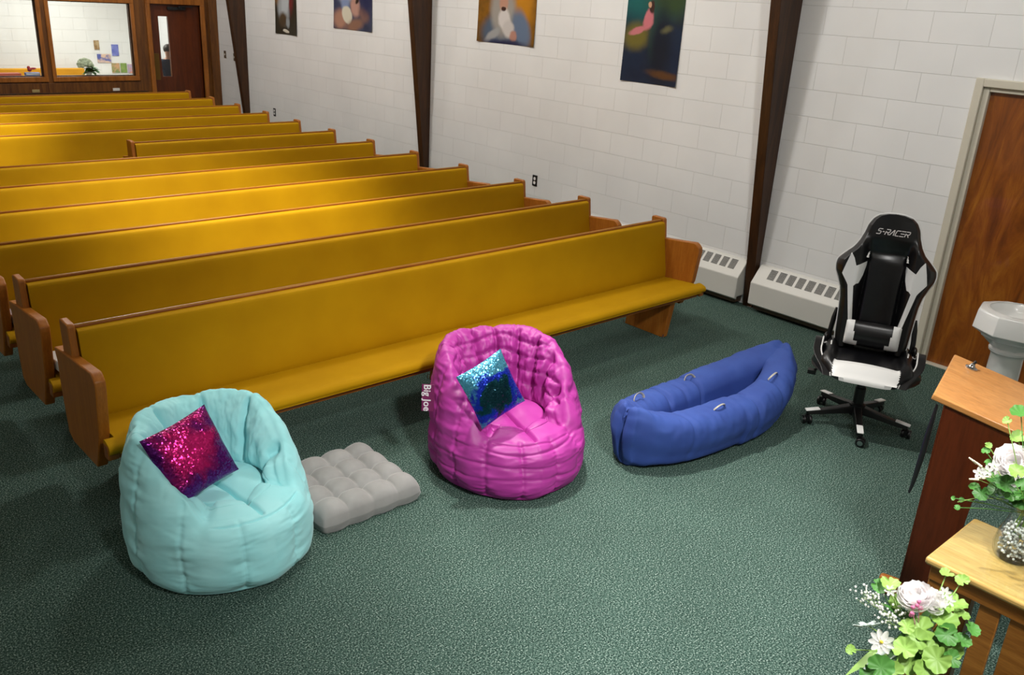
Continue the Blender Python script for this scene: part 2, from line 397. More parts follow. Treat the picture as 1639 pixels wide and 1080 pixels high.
# beams : tapered laminated arch legs
def beam(yc, label):
    w_ = .045
    b = MB(); n = 14
    prof = []
    for i in range(n + 1):
        z = ZC * i / n; d = .035 + .108 * z + (.02 * max(0, z - 3) ** 2)
        prof.append((-d, z))
    vs = []; fs = []
    for (x, z) in prof: vs += [(x, yc - w_, z), (x, yc + w_, z), (0, yc + w_, z), (0, yc - w_, z)]
    for i in range(n):
        a = i * 4
        for k in range(4): fs.append((a + k, a + (k + 1) % 4, a + 4 + (k + 1) % 4, a + 4 + k))
    fs += [(0, 1, 2, 3), (4 * n + 3, 4 * n + 2, 4 * n + 1, 4 * n)]
    fs = [f[::-1] for f in fs]
    b.add(vs, fs)
    # lighter side trim against the wall
    o = b.build('wooden_beam', M['beam'], None, bevel=.004)
    return tag(o, label, 'beam', 'tapered beams along the block wall')
beam(1.475, 'dark tapered wooden wall beam standing between the two white heaters')
beam(6.195, 'dark tapered wooden wall beam between the two left posters and the two right posters')
beam(10.93, 'dark tapered wooden wall beam nearest the back door')

# ================================================================== PEWS
PITCH, PX0, PX1, PY0 = .8207, -5.41, -.995, 1.768
LP = PX1 - PX0
END_OUT = [(.165, .665), (.135, .60), (.133, .474), (.115, .33), (.098, .228), (.035, .198), (-.315, .213), (-.355, .30), (-.405, .42), (-.435, .66), (-.43, .69), (-.405, .712), (-.385, .722), (-.16, .70), (0.02, .685)]
POST = [(-.105, .60), (-.085, .73), (-.072, .835), (-.06, .846), (.045, .846), (.055, .836), (.045, .60)]
def make_pew(L, name='church_pew'):
    r = thing(name, '', 'pew')
    del r['category']
    for k, (x0, sgn) in enumerate(((0, 1), (L, -1))):
        b = MB(); b.prism_x(END_OUT, min(x0, x0 + sgn * .05), max(x0, x0 + sgn * .05)); a = x0 + sgn * .012; c = x0 + sgn * .048
        b.prism_x(POST, min(a, c), max(a, c))
        b.build('end_panel', M['pew_wood'], r, bevel=.008, bseg=3)
    # backrest cushion
    b = MB()
    pr = [(-.135, .36), (-.150, .42), (-.128, .55), (-.105, .68), (-.090, .795), (-.078, .814), (-.056, .818), (-.05, .80), (-.095, .40), (-.10, .36)]
    b.prism_x(catmull(pr, 3), .052, L - .052); b.build('backrest', M['pew_fabric'], r, angle=1.0)
    b = MB(); b.prism_x([(-.056, .832), (-.054, .80), (-.094, .36), (-.066, .36), (-.026, .832)], .05, L - .05)
    b.build('back_board', M['pew_wood_x'], r, bevel=.004)
    # seat
    pr = [(-.12, .335), (-.12, .385), (-.30, .402), (-.44, .412), (-.495, .405), (-.515, .385), (-.512, .365), (-.49, .352), (-.3, .345)]
    b = MB(); b.prism_x(catmull(pr + [pr[0]], 4)[:-1], .052, L - .052)
    b.prism_x(catmull([(-.435, .352), (-.44, .412), (-.495, .405), (-.515, .385), (-.512, .365), (-.49, .352), (-.435, .352)], 4)[:-1], .006, .052)
    b.prism_x(catmull([(-.435, .352), (-.44, .412), (-.495, .405), (-.515, .385), (-.512, .365), (-.49, .352), (-.435, .352)], 4)[:-1], L - .052, L - .006)
    b.build('seat', M['pew_fabric'], r, angle=1.0)
    b = MB(); b.box((.05, -.47, .315), (L - .05, -.1, .347)); b.box((.003, -.495, .325), (.05, -.44, .395)); b.box((L - .05, -.495, .325), (L - .003, -.44, .395))
    b.build('seat_board', M['pew_wood_x'], r, bevel=.003)
    xs = [.262, L / 2, L - .262] if L > 3 else [.262, L - .262]
    for x in xs:
        b = MB(); b.prism_x([(-.375, 0), (.012, 0), (-.03, .32), (-.42, .32)], x - .028, x + .028)
        lg = b.build('support_leg', M['pew_wood'], r, bevel=.004)
        for yy in (-.385, .02): MB().tube([(x - .034, yy * .95, .004), (x - .038, yy, .012), (x - .034, yy, .03)], .004, 6).build('floor_clip', M['chrome'], lg)
    b = MB(); b.box((.3, -.045, .53), (L - .3, .065, .54)); b.box((.3, .06, .54), (L - .3, .07, .60))
    b.build('book_rack', M['pew_wood_x'], r, bevel=.002)
    return r
ORD = ['frontmost long mustard pew, its whole seat in view behind the bean bags',
       'mustard pew second from the front, its left arm in view beside a white booklet',
       'mustard pew third from the front, arm end just inside the left edge',
       'mustard pew fourth from the front, brightly lit across its middle',
       'mustard pew fifth from the front, ending near the middle wall beam',
       'mustard pew sixth from the front, directly before the short pew',
       'short mustard pew whose left end stops partway along the row',
       'long mustard pew directly behind the short pew',
       'brightly lit mustard pew, fourth from the back wall',
       'mustard pew third from the back wall',
       'mustard pew second from the back wall',
       'rearmost mustard pew against the dark panelled back wall']
proto = make_pew(LP)
for n in range(12):
    if n == 6:
        o = make_pew(PX1 + 3.36); x = -3.36
    else:
        o = proto if n == 0 else copy_tree(proto); x = PX0
    o.location = (x, PY0 + n * PITCH, 0)
    tag(o, ORD[n], 'pew', 'rows of mustard church pews')
# booklets in the racks by the left ends
for (y, mt, lab) in ((2.24, M['white'], 'white booklet lying at the left end of the second pew seat'), (3.06, plain('pale_violet_paper', 'b4aab4', .6), 'pale patterned booklet lying at the left end of the third pew seat')):
    b = MB(); m_ = Matrix.Translation((-5.275, y + .02, .455)) @ Matrix.Rotation(-.12, 4, 'X')
    b.box((-.078, -.13, -.028), (.07, .12, .028), 0, m_)
    o = b.build('booklet', mt, None, bevel=.004); tag(o, lab, 'booklet', 'booklets on the pew seats')

# ================================================================== WALL FITTINGS
def heater(y0, y1, ventys, label):
    r = thing('wall_heater', label, 'heater', (0, (y0 + y1) / 2, 0), 0, 'white heaters along the block wall'); cy = (y0 + y1) / 2
    prof = [(0, .08), (0, .395), (-.03, .392), (-.135, .272), (-.15, .255), (-.15, .07), (-.12, .055), (-.12, .08)]
    vs = [(x, y0 - cy, z) for x, z in prof] + [(x, y1 - cy, z) for x, z in prof]; n = len(prof)
    fs = [(i, (i + 1) % n, n + (i + 1) % n, n + i) for i in range(n)] + [tuple(range(n))[::-1], tuple(range(n, 2 * n))]
    MB().add(vs, fs).build('casing', M['cream'], r, bevel=.006)
    MB().box((-.10, y0 - cy + .03, .02), (-.001, y1 - cy - .03, .085)).build('back_plate', M['brown_plate'], r)
    d = Vector((-.105, 0, -.12)).normalized(); nrm = Vector((-.12, 0, .105)).normalized()
    for vy in ventys:
        b = MB()
        for k in range(11):
            c = Vector((-.045, vy - cy, .375)) + d * (k * .0088)
            mt = Matrix.Translation(c + nrm * .0006); a0 = d * .0032
            vs = [c + nrm * .0012 + Vector((0, sy * .032, 0)) + a0 * sx for sx, sy in ((-1, -1), (1, -1), (1, 1), (-1, 1))]
            vs += [v_ - nrm * .004 for v_ in vs]
            b.add([tuple(q) for q in vs], [(0, 1, 2, 3), (7, 6, 5, 4), (0, 4, 5, 1), (1, 5, 6, 2), (2, 6, 7, 3), (3, 7, 4, 0)])
        b.build('vent', M['vent'], r, smooth=False)
heater(.40, 1.405, [1.255 - .088 * k for k in range(9)], 'white wall heater behind the gaming chair')
heater(1.535, 4.0, [1.65 + .088 * k for k in range(9)], 'white wall heater beside the right end of the front pew')
def outlet(y, z, label, plate, inner, sw=False):
    r = thing('light_switch' if sw else 'power_outlet', label, 'light switch' if sw else 'outlet', (0, y, z))
    MB().box((-.006, -.036, -.058), (0, .036, .058)).build('cover_plate', plate, r, bevel=.002)
    if sw:
        MB().box((-.014, -.006, -.012), (-.005, .006, .014)).build('toggle', inner, r, bevel=.001)
    else:
        for s_ in (-1, 1):
            b = MB().lathe([(.0, .0), (.017, 0), (.017, .003), (0, .003)], 16, (0, 0, 0), 0, Matrix.Translation((-.006, 0, s_ * .022)) @ Matrix.Rotation(-pi / 2, 4, 'Y')); b.build('socket', inner, r)
outlet(4.27, .585, 'black power outlet on the block wall above the front pews', M['black'], M['white'])
outlet(10.07, .58, 'black power outlet on the block wall near the far beam', M['black'], M['white'])
outlet(11.68, 1.29, 'brown light switch nearest the back corner', M['brown_plate'], M['cream'], True)
outlet(11.34, 1.275, 'narrow brown light switch beside the far beam', M['brown_plate'], M['cream'], True)

# ---- posters (generic stand-in artwork)
def poster_mat(name, stops, blobs, ang=0.0):
    t = NT(name); tc = t.n('ShaderNodeTexCoord'); base = tc.outputs['Object']
    nz = t.noise(base, 7, 4, .6); ws = t.n('ShaderNodeVectorMath', operation='SCALE'); ws.inputs[3].default_value = .05
    t.l(nz.outputs['Color'], ws.inputs[0]); ad = t.n('ShaderNodeVectorMath', operation='ADD'); t.l(base, ad.inputs[0]); t.l(ws.outputs[0], ad.inputs[1])
    off = t.n('ShaderNodeVectorMath', operation='SUBTRACT'); off.inputs[1].default_value = (.025, .025, .025); t.l(ad.outputs[0], off.inputs[0]); P = off.outputs[0]
    n1 = t.noise(base, 3.0, 5, .6); col = t.ramp(n1.outputs[0], stops)
    for (u, v_, ru, rv, rot, c, soft) in blobs:
        mp = t.n('ShaderNodeMapping', vector_type='TEXTURE'); mp.inputs['Location'].default_value = (u, v_, 0); mp.inputs['Rotation'].default_value = (0, 0, rot); mp.inputs['Scale'].default_value = (ru, rv, 1000)
        t.l(P, mp.inputs[0]); ln = t.n('ShaderNodeVectorMath', operation='LENGTH'); t.l(mp.outputs[0], ln.inputs[0])
        mr = t.n('ShaderNodeMapRange', interpolation_type='SMOOTHSTEP'); mr.inputs[1].default_value = 1.0 + soft; mr.inputs[2].default_value = 1.0 - soft; mr.inputs[3].default_value = 0; mr.inputs[4].default_value = 1
        t.l(ln.outputs['Value'], mr.inputs[0]); mx = t.n('ShaderNodeMix', data_type='RGBA'); t.l(mr.outputs[0], mx.inputs[0]); t.l(col, mx.inputs[6]); mx.inputs[7].default_value = lin(c); col = mx.outputs[2]
    t.l(col, t.b.inputs['Base Color']); t.b.inputs['Roughness'].default_value = .35
    return t.m
def poster(y_left, z0, wd, ht, mat, label, curl=.012, M4=None):
    b = MB(); 
    def f(u, v_): return (u * wd, v_ * ht, .004 + curl * (abs(2 * u - 1) ** 4) * (1 - v_) ** 3)
    def g(u, v_): p = f(u, v_); return (p[0], p[1], p[2] - .0015)
    b.grid(f, 16, 16); b.grid(g, 16, 16, flip=True)
    o = b.build('art_poster', mat, None)
    o.matrix_world = Matrix(((0, 0, -1, 0), (-1, 0, 0, y_left), (0, 1, 0, z0), (0, 0, 0, 1))) if M4 is None else M4
    return tag(o, label, 'poster')
pm4 = poster_mat('night_scene_print', [(.25, '0c1830'), (.5, '12233c'), (.75, '141a20')],
    [(.16, .74, .35, .20, 0, '0e5a58', .7), (.50, .72, .22, .15, 0, '2f4420', .7), (.14, .40, .15, .11, .2, '6e6428', .5), (.35, .42, .06, .20, 0, '2a4a40', .5), (.42, .33, .12, .30, 0, '0d1626', .6),
     (.26, .545, .05, .09, -.2, 'c8727a', .25), (.15, .45, .10, .028, .3, 'c4747a', .3), (.29, .655, .030, .055, 0, '3a2018', .25), (.262, .67, .02, .028, .3, 'c79a7c', .25), (.5, .085, .18, .03, -.1, '5a3a20', .6), (.48, .47, .06, .025, .2, '5a583c', .7)])
poster(3.195, 1.723, .65, 1.02, pm4, 'tall dark blue poster with a small pink-robed kneeling figure, nearest the right door')
pm3 = poster_mat('golden_portrait_print', [(.3, '3a2c06'), (.6, '8a5a04'), (.8, '241a04')],
    [(.70, .42, .16, .34, 0, 'b87a08', .6), (.44, .10, .36, .22, 0, '4c5c70', .25), (.40, .34, .19, .27, 0, '9a948c', .3), (.70, .16, .12, .2, .5, '62738c', .35), (.41, .40, .07, .10, 0, 'b88a74', .3), (.43, .24, .09, .11, .3, 'd0cac6', .25), (.50, .15, .09, .08, -.4, 'c4beba', .3), (.25, .08, .13, .045, .5, '9c9c9c', .35), (.58, .08, .055, .055, 0, 'b08070', .3), (.46, .0, .3, .04, 0, '26284a', .6), (.41, .34, .04, .025, 0, '3a1e14', .3)])
poster(5.315, 1.927, .91, .75, pm3, 'golden poster with a grey-shawled figure holding a pale lamb-like bundle')
pm2 = poster_mat('reading_scene_print', [(.3, '1a2038'), (.6, '39425e'), (.8, '1c1c2c')],
    [(.3, .55, .25, .2, 0, 'c6ccd8', .4), (.28, .3, .09, .16, 0, '7c8cb0', .5), (.16, .12, .16, .12, 0, 'a87c68', .45), (.32, .18, .13, .10, -.5, 'cfc9b6', .15), (.52, .28, .11, .12, .6, 'b48a7c', .3), (.72, .2, .12, .08, -.4, '7c5a50', .5), (.5, .06, .2, .07, .2, '8a6450', .5), (.78, .42, .15, .2, 0, '20264a', .6), (.56, .36, .05, .03, .9, '24160f', .3)])
poster(8.295, 1.888, .91, .75, pm2, 'blue-violet poster with hands over an open book, between the two far beams')
pm1 = poster_mat('dark_figure_print', [(.3, '201a10'), (.6, '2e2a1c'), (.8, '15120c')],
    [(.1, .6, .14, .18, 0, '8a6030', .5), (.44, .6, .1, .3, 0, '6c2020', .4), (.24, .34, .16, .2, .2, 'a0a6aa', .3), (.3, .44, .1, .2, -.3, 'b6bcc0', .3), (.22, .2, .12, .1, .2, '4a3a24', .4), (.36, .16, .05, .06, 0, '8e9498', .4), (.3, .05, .09, .022, -.05, 'd0cabc', .15)])
poster(9.915, 1.722, .62, .95, pm1, 'narrow dark poster with a white-clad figure, nearest the far beam')

# ---- vestibule contents
# bench back
r = thing('bench', 'mustard bench seen low through the far interior windows', 'bench', (-3.2, 14.9, 0))
MB().box((-2.6, .0, .35), (2.0, .08, .80)).build('backrest', M['orange'], r, bevel=.02)
MB().box((-2.6, -.45, .33), (2.0, .0, .42)).build('seat', M['orange'], r, bevel=.02)
for x in (-2.5, 0, 1.9): MB().box((x, -.4, 0), (x + .05, .05, .34)).build('leg', M['pew_wood'], r)
papers = [(-.905, 1.10, .09, .16, 'b8a078', '8a6a40', 'small tan framed picture pinned highest on the far room wall'), (-.60, .99, .12, .2, '5a64b0', '8088c8', 'blue paper pinned at right on the far room wall'),
          (-.87, .87, .24, .15, '5560a0', 'd8b8a0', 'blue and peach paper below the tan picture'), (-.63, .69, .14, .17, 'c89a70', '7a8a50', 'orange and green card at the left of the lower far row'), (-.47, .69, .11, .17, '6f8a3c', '88a050', 'green card in the middle of the lower far row'), (-.34, .68, .11, .16, 'b0a0b8', 'd0907c', 'pinkish blue card at the right of the lower far row')]
for (x, z, w_, h_, ca, cb_, lab) in papers:
    t = NT('paper'); v = t.coord(); nz = t.noise(v, 14, 2); t.l(t.ramp(nz.outputs[0], [(.4, ca), (.6, cb_)]), t.b.inputs['Base Color']); t.b.inputs['Roughness'].default_value = .7
    o = MB().box((x, 15.185, z), (x + w_, 15.199, z + h_)).build('wall_paper', t.m, None); o.name = 'pinned_picture'; tag(o, lab, 'picture', 'pictures on the far room wall')
r = thing('side_table', 'low pale table under the pinned pictures in the far room', 'table', (-.62, 14.9, 0))
MB().box((-.52, -.3, .63), (.45, .28, .655)).build('tabletop', M['cream'], r, bevel=.004)
for sx in (-.48, .40):
    for sy in (-.26, .22): MB().box((sx, sy, 0), (sx + .04, sy + .04, .63)).build('leg', M['trim_wood'], r)
o = MB().box((-.75, 14.72, .656), (-.35, 14.98, .68)).build('paper_stack', M['white'], None, bevel=.003); tag(o, 'white paper pile on the low far table', 'paper')
# things on the inside window sill
struct('trim_7', MB().box((-6.4, YB + .125, .90), (-1.2, YB + .36, .935)), M['cream'], bevel=.004)
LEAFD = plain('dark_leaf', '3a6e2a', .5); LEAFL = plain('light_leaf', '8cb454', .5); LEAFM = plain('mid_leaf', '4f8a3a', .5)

def petal_mat(name, c, c2):
    t = NT(name); t.t.nodes.remove(t.b); df = t.n('ShaderNodeBsdfDiffuse'); df.inputs[0].default_value = lin(c); tl_ = t.n('ShaderNodeBsdfTranslucent'); tl_.inputs[0].default_value = lin(c2)
    mx = t.n('ShaderNodeMixShader'); mx.inputs[0].default_value = .5; t.l(df.outputs[0], mx.inputs[1]); t.l(tl_.outputs[0], mx.inputs[2]); t.l(mx.outputs[0], t.out.inputs[0]); return t.m
PETW = petal_mat('white_petal', 'fbfaf8', 'fbfaf8'); PETP = petal_mat('blush_petal', 'ffffff', 'fffafa'); PINKB = plain('pink_bud', 'd0729a', .5); CREAMB = plain('cream_bud', 'ece8cc', .55); YEL = plain('yellow_centre', 'e8d040', .6); SILV = plain('silver_leaf', 'b4c2bc', .6); STEM = plain('green_stem', '7a9a48', .6)
r = thing('hydrangea_arrangement', 'white hydrangea arrangement with dark leaves on the far window sill', 'flowers', (-1.975, 12.16, .935))
b = MB()
for i in range(42):
    a = random.uniform(0, 2 * pi); el = random.uniform(-.1, 1); rr = .085
    b.ball((rr * 1.1 * cos(a) * sqrt(1 - el * el) - .04, rr * .8 * sin(a) * sqrt(1 - el * el), .15 + rr * el), .032, 6)
b.build('blossom', plain('cream_blossom', 'bec6a8', .8), r)
def leaf_verts(L, wd, M4, n=6, fold=.15):
    vs = []; fs = []
    for i in range(n + 1):
        t = i / n; ww = wd * sin(pi * (t ** .8)) * .5; z = -.25 * L * t * t
        vs += [(t * L, -ww, z + ww * fold), (t * L, 0, z), (t * L, ww, z + ww * fold)]
    for i in range(n):
        a = i * 3; fs += [(a, a + 3, a + 4, a + 1), (a + 1, a + 4, a + 5, a + 2)]
    return [tuple(M4 @ Vector(q)) for q in vs], fs
b = MB()
for i in range(40):
    a = random.uniform(0, 2 * pi); M4 = Matrix.Translation((0.03, -.02, random.uniform(.05, .13))) @ Matrix.Rotation(a, 4, 'Z') @ Matrix.Rotation(random.uniform(-.5, .3), 4, 'Y')
    b.add(*leaf_verts(random.uniform(.10, .16), .075, M4))
b.build('foliage', LEAFM, r)
MB().lathe([(0, 0), (.03, 0), (.045, .03), (.04, .06), (.035, .062)], 16).build('pot', M['cream'], r)
r = thing('toy_box', 'blue box on the far window sill left of the mullion', 'box', (-2.76, 12.15, .935)); MB().box((-.10, -.05, 0), (.09, .05, .055)).build('box_body', plain('blue_card', '4a78c8', .5), r, bevel=.003); MB().box((-.10, -.052, .03), (.09, -.05, .05)).build('label_band', M['white'], r)
o = MB().ball((-2.79, 12.17, 1.03), .03, 8).ball((-2.80, 12.17, 1.06), .022, 8).ball((-2.74, 12.17, 1.045), .03, 8, 0, (1.4, .6, .5)).build('soft_toy', plain('red_plush', 'c04048', .8), None); tag(o, 'small red soft toy on the blue box in the far window', 'toy')
o = MB().box((-3.75, 12.10, .936), (-2.92, 12.25, .985)).build('red_cloth', fabric('red_cloth', 'c05a4a', 'd07058'), None, bevel=.01); tag(o, 'folded red cloth on the far window sill at the left edge', 'cloth')

# person behind the slit door (seen only through the glass)
def skin_body(name, joints, edges, mat, parent, sub=2):
    me = bpy.data.meshes.new(name); bm = bmesh.new(); ly = bm.verts.layers.skin.verify()
    vv = [bm.verts.new(j[:3]) for j in joints]
    for i, j in enumerate(joints):
        vv[i][ly].radius = (j[3], j[4] if len(j) > 4 else j[3]); vv[i][ly].use_root = (i == 0)
    for a_, c_ in edges: bm.edges.new((vv[a_], vv[c_]))
    bm.to_mesh(me); bm.free()
    o = bpy.data.objects.new(name, me); COL.objects.link(o); o.parent = parent
    sm = o.modifiers.new('skin', 'SKIN'); sm.use_smooth_shade = True
    ss = o.modifiers.new('s', 'SUBSURF'); ss.levels = sub; ss.render_levels = sub
    me.materials.append(mat); return o
r = thing('person', 'person with dark hair and navy jacket behind the slit window of the far door', 'person', (-.55, 12.62, 0), -.4)
SKIN = plain('skin', 'c99a80', .6)
S = 1.36 / 1.75
J = [(0, 0, .95, .14, .10), (0, 0, 1.15, .13, .09), (0, 0, 1.38, .16, .10), (0, 0, 1.48, .06), (0, -.01, 1.56, .075), (0, -.01, 1.66, .085), (0, 0, 1.72, .05),
     (-.17, 0, 1.42, .055), (-.24, -.01, 1.15, .045), (-.22, -.12, .92, .035), (.17, 0, 1.42, .055), (.24, -.01, 1.15, .045), (.22, -.12, .92, .035),
     (-.10, 0, .85, .09), (-.11, -.01, .48, .06), (-.11, .02, .09, .045), (-.11, -.13, .05, .04), (.10, 0, .85, .09), (.11, -.01, .48, .06), (.11, .02, .09, .045), (.11, -.13, .05, .04)]
J = [tuple(c * S for c in j) for j in J]
E_ = [(0, 1), (1, 2), (2, 3), (3, 4), (4, 5), (5, 6), (2, 7), (7, 8), (8, 9), (2, 10), (10, 11), (11, 12), (0, 13), (13, 14), (14, 15), (15, 16), (0, 17), (17, 18), (18, 19), (19, 20)]
skin_body('body', J, E_, SKIN, r)
NAVY = fabric('navy_jacket', '1c2438', '232c44')
JK = [(0, 0, .90, .155, .115), (0, 0, 1.15, .15, .105), (0, 0, 1.38, .175, .115), (0, 0, 1.46, .08), (-.18, 0, 1.42, .068), (-.245, -.01, 1.15, .057), (-.225, -.11, .95, .05), (.18, 0, 1.42, .068), (.245, -.01, 1.15, .057), (.225, -.11, .95, .05)]
skin_body('jacket', [tuple(c * S for c in j) for j in JK], [(0, 1), (1, 2), (2, 3), (2, 4), (4, 5), (5, 6), (2, 7), (7, 8), (8, 9)], NAVY, r)
b = MB().ball((0, .02 * S, 1.675 * S), .105 * S, 14, 0, (1, 1.1, .95)); b.build('hair', plain('dark_hair', '2c2014', .6), r)
TR = [(0, 0, .93, .15, .11), (-.10, 0, .85, .105), (-.11, -.01, .48, .075), (-.11, .02, .12, .06), (.10, 0, .85, .105), (.11, -.01, .48, .075), (.11, .02, .12, .06)]
skin_body('trousers', [tuple(c * S for c in j) for j in TR], [(0, 1), (1, 2), (2, 3), (0, 4), (4, 5), (5, 6)], plain('dark_trousers', '23252c', .8), r)

# ================================================================== BEAN BAGS
def fbm(p, s, oct_=3):
    v_ = 0; a = 1
    for _ in range(oct_):
        v_ += a * noise.noise(Vector(p) * s); s *= 2.1; a *= .5
    return v_
def beanbag(root, mat, dome=.012,  R=.39, Hs=.32, Hb=.66, Harm=.5, seams=12, pleat=.006, quilt=False, sag=0.0, seed=0, lean=.06, nth=340, npf=17):
    P = []
    for i in range(nth):
        th = 2 * pi * i / nth; s = th if th < pi else th - 2 * pi; a = abs(s) / pi
        side = 1 if s > 0 else -1
        w_ = sstep(.21, .62, a) ; w0 = sstep(.19, .30, a)
        H = Hs + (Hb - Hs) * (.25 * w0 + .75 * w_)
        H += .004 * sin(th * 5 + seed) * w_
        Rr_ = R * (1 + .03 * cos(2 * th))
        wt = w0
        prof = [(0, .012), (.82 * Rr_, .0), (Rr_ * .985, .03), (1.05 * Rr_, .32 * Hs), (1.055 * Rr_, .7 * Hs), (lerp(1.015, 1.0, wt) * Rr_, lerp(Hs - .035, H * .72, wt)),
                (lerp(.955, .92, wt) * Rr_, lerp(Hs - .006, H - .05, wt)), (lerp(.86, .80, wt) * Rr_, lerp(Hs + .012, H, wt)), (lerp(.76, .67, wt) * Rr_, lerp(Hs + .016, H - .045, wt)),
                (lerp(.66, .57, wt) * Rr_, lerp(Hs + .016, lerp(Hs, H, .55), wt)), (lerp(.56, .53, wt) * Rr_, lerp(Hs + .014, Hs + .02, wt)), (.50 * Rr_, Hs + .0), (.25 * Rr_, Hs + .012), (0, Hs + .01)]
        cv = catmull(prof, npf)
        P.append(cv)
    nv = len(P[0]); base = []
    for j in range(nv):
        for i in range(nth):
            th = 2 * pi * i / nth; r_, z = P[i][j]
            x = sin(th) * r_; y = -cos(th) * r_
            if z > 0: y += lean * max(0, z - .1) / Hb; 
            t = j / (nv - 1)
            if t > .72:   # seat slopes back a little
                z -= .03 * (y / R) * (1 if y > 0 else .2)
            base.append(Vector((x, y, z)))
    b = MB(); b.v = base; fs = []
    for j in range(nv - 1):
        for i in range(nth):
            i2 = (i + 1) % nth; fs.append((j * nth + i, j * nth + i2, (j + 1) * nth + i2, (j + 1) * nth + i))
    me = bpy.data.meshes.new('t'); me.from_pydata([tuple(v_) for v_ in base], [], fs); me.update()
    nrm = [Vector(v_.normal) for v_ in me.vertices]; bpy.data.meshes.remove(me)
    out = []
    for j in range(nv):
        t = j / (nv - 1)
        for i in range(nth):
            th = 2 * pi * i / nth; s = th if th < pi else th - 2 * pi; p = base[j * nth + i]; a = abs(s) / pi
            d = 0.0
            k = th * seams / (2 * pi) + .5; fr = abs(k - round(k)) * 2      # 0 at seam .. 1 between
            sd = fr * (2 * pi / seams) * .5 * max(p.xy.length, .02)           # metric distance to the seam
            outer = sstep(.10, .16, t) * (1 - sstep(.50, .56, t))
            groove = exp(-(sd / .010) ** 2)
            if outer > 0:
                d -= outer * dome * .9 * groove
                d += outer * dome * (1 - exp(-(sd / .06) ** 2))
                # gathered pleats running sideways from the seams
                pl = fbm((th * 2.2 + seed, seed * 3, p.z * 17), 1.0, 3)
                d += outer * pleat * pl * (.4 + 1.2 * exp(-(sd / .05) ** 2))
                if quilt:
                    for zz in (.13, .20, .27):
                        zq = zz + .01 * sin(th * 3 + zz * 20) ; d -= outer * .007 * exp(-((p.z - zq) / .006) ** 2)
            inner = sstep(.56, .60, t) * (1 - sstep(.74, .78, t)) * sstep(.19, .27, a)
            if inner > 0:
                nse = 14 if quilt else 8
                k = th * nse / (2 * pi) + .5; fr2 = abs(k - round(k)) * 2; sd2 = fr2 * pi / nse * p.xy.length
                d -= inner * .028 * exp(-(sd2 / .013) ** 2); d += inner * .012 * (1 - exp(-(sd2 / .035) ** 2))
                d += inner * pleat * 1.6 * fbm((th * 4 + seed, 2, p.z * 9), 1.0, 4)
                if quilt:
                    for zz in (.40, .47, .54, .61): d -= inner * .012 * exp(-((p.z - zz - .012 * sin(th * 5)) / .009) ** 2)
                    d += inner * .012 * fbm((p.x * 1, p.y, p.z), 16, 2)
            rim = sstep(.44, .52, t) * (1 - sstep(.60, .66, t)) * sstep(.19, .3, a)
            if rim > 0:
                nse = 16 if quilt else 8
                k = th * nse / (2 * pi) + .5; fr2 = abs(k - round(k)) * 2; sd2 = fr2 * pi / nse * p.xy.length
                d -= rim * (.007 if quilt else .005) * exp(-(sd2 / .008) ** 2)
                d += rim * pleat * .8 * fbm((th * 4 + seed, t * 3, 1), 1.5, 3)
            # front rim seam
            fr_rim = (1 - sstep(.17, .21, a)) * exp(-((t - .49) / .009) ** 2); d -= .009 * fr_rim
            # crease between seat and inner wall
            d -= .030 * exp(-((t - .80) / .018) ** 2) * sstep(.18, .24, a)
            seat = sstep(.80, .86, t) * (1 if a > .2 else 1)
            sx = p.x
            zone = max(seat, (1 - sstep(.17, .22, a)) * sstep(.50, .55, t))
            d -= zone * .028 * exp(-(sx / .010) ** 2)
            rr2 = p.xy.length / R
            d += zone * .028 * (1 - exp(-(sx / .05) ** 2)) * (1 - sstep(.45, .95, rr2))
            d += zone * .004 * fbm((p.x + seed, p.y, 0), 9, 2)
            d += .010 * fbm((p.x + seed, p.y, p.z), 4.5, 2) * sstep(.06, .12, t)
            q_ = p + nrm[j * nth + i] * d
            if q_.z < 0: q_.z = 0
            out.append(tuple(q_))
    b.v = out; b.f = fs; b.mi = [0] * len(fs)
    return b.build('bean_bag_body', mat, root, auto=False)

aq = thing('bean_bag_chair', 'light aqua plush bean bag chair holding the magenta sequin pillow', 'bean bag chair', (-5.10, .81, 0), .13)
beanbag(aq, M['aqua'], dome=.007, R=.378, Hs=.312, Hb=.625, seams=10, pleat=.0075, seed=3.1, lean=.03)
pk = thing('bean_bag_chair', 'magenta pink quilted bean bag chair holding the blue sequin pillow', 'bean bag chair', (-3.565, .63, 0), -.30)
beanbag(pk, M['pink'], dome=.008, R=.402, Hs=.29, Hb=.655, seams=14, pleat=.010, quilt=True, seed=8.4, lean=.09)
# side tag
TAGM = plain('maroon_tag', '7a1c58', .6); TAGW = plain('tag_lettering', 'f4eef2', .6)
tgm = Matrix.Translation((-4.055, .70, .50)) @ Matrix.Rotation(radians(-42), 4, 'Z') @ Matrix.Rotation(pi / 2, 4, 'X') @ Matrix.Rotation(radians(-90), 4, 'Z')
inv = (Matrix.Translation(pk.location) @ Matrix.Rotation(-.30, 4, 'Z')).inverted()
b = MB(); b.box((-.073, -.028, -.0015), (.073, .034, .0015)); tg = b.build('brand_tag', TAGM, pk, bevel=.001); tg.matrix_local = inv @ tgm
text_mesh('tag_lettering', 'Big Joe', .050, TAGW, tg, Matrix.Translation((0, -.002, .0022)), .0005, 0, .0009, 1.05)

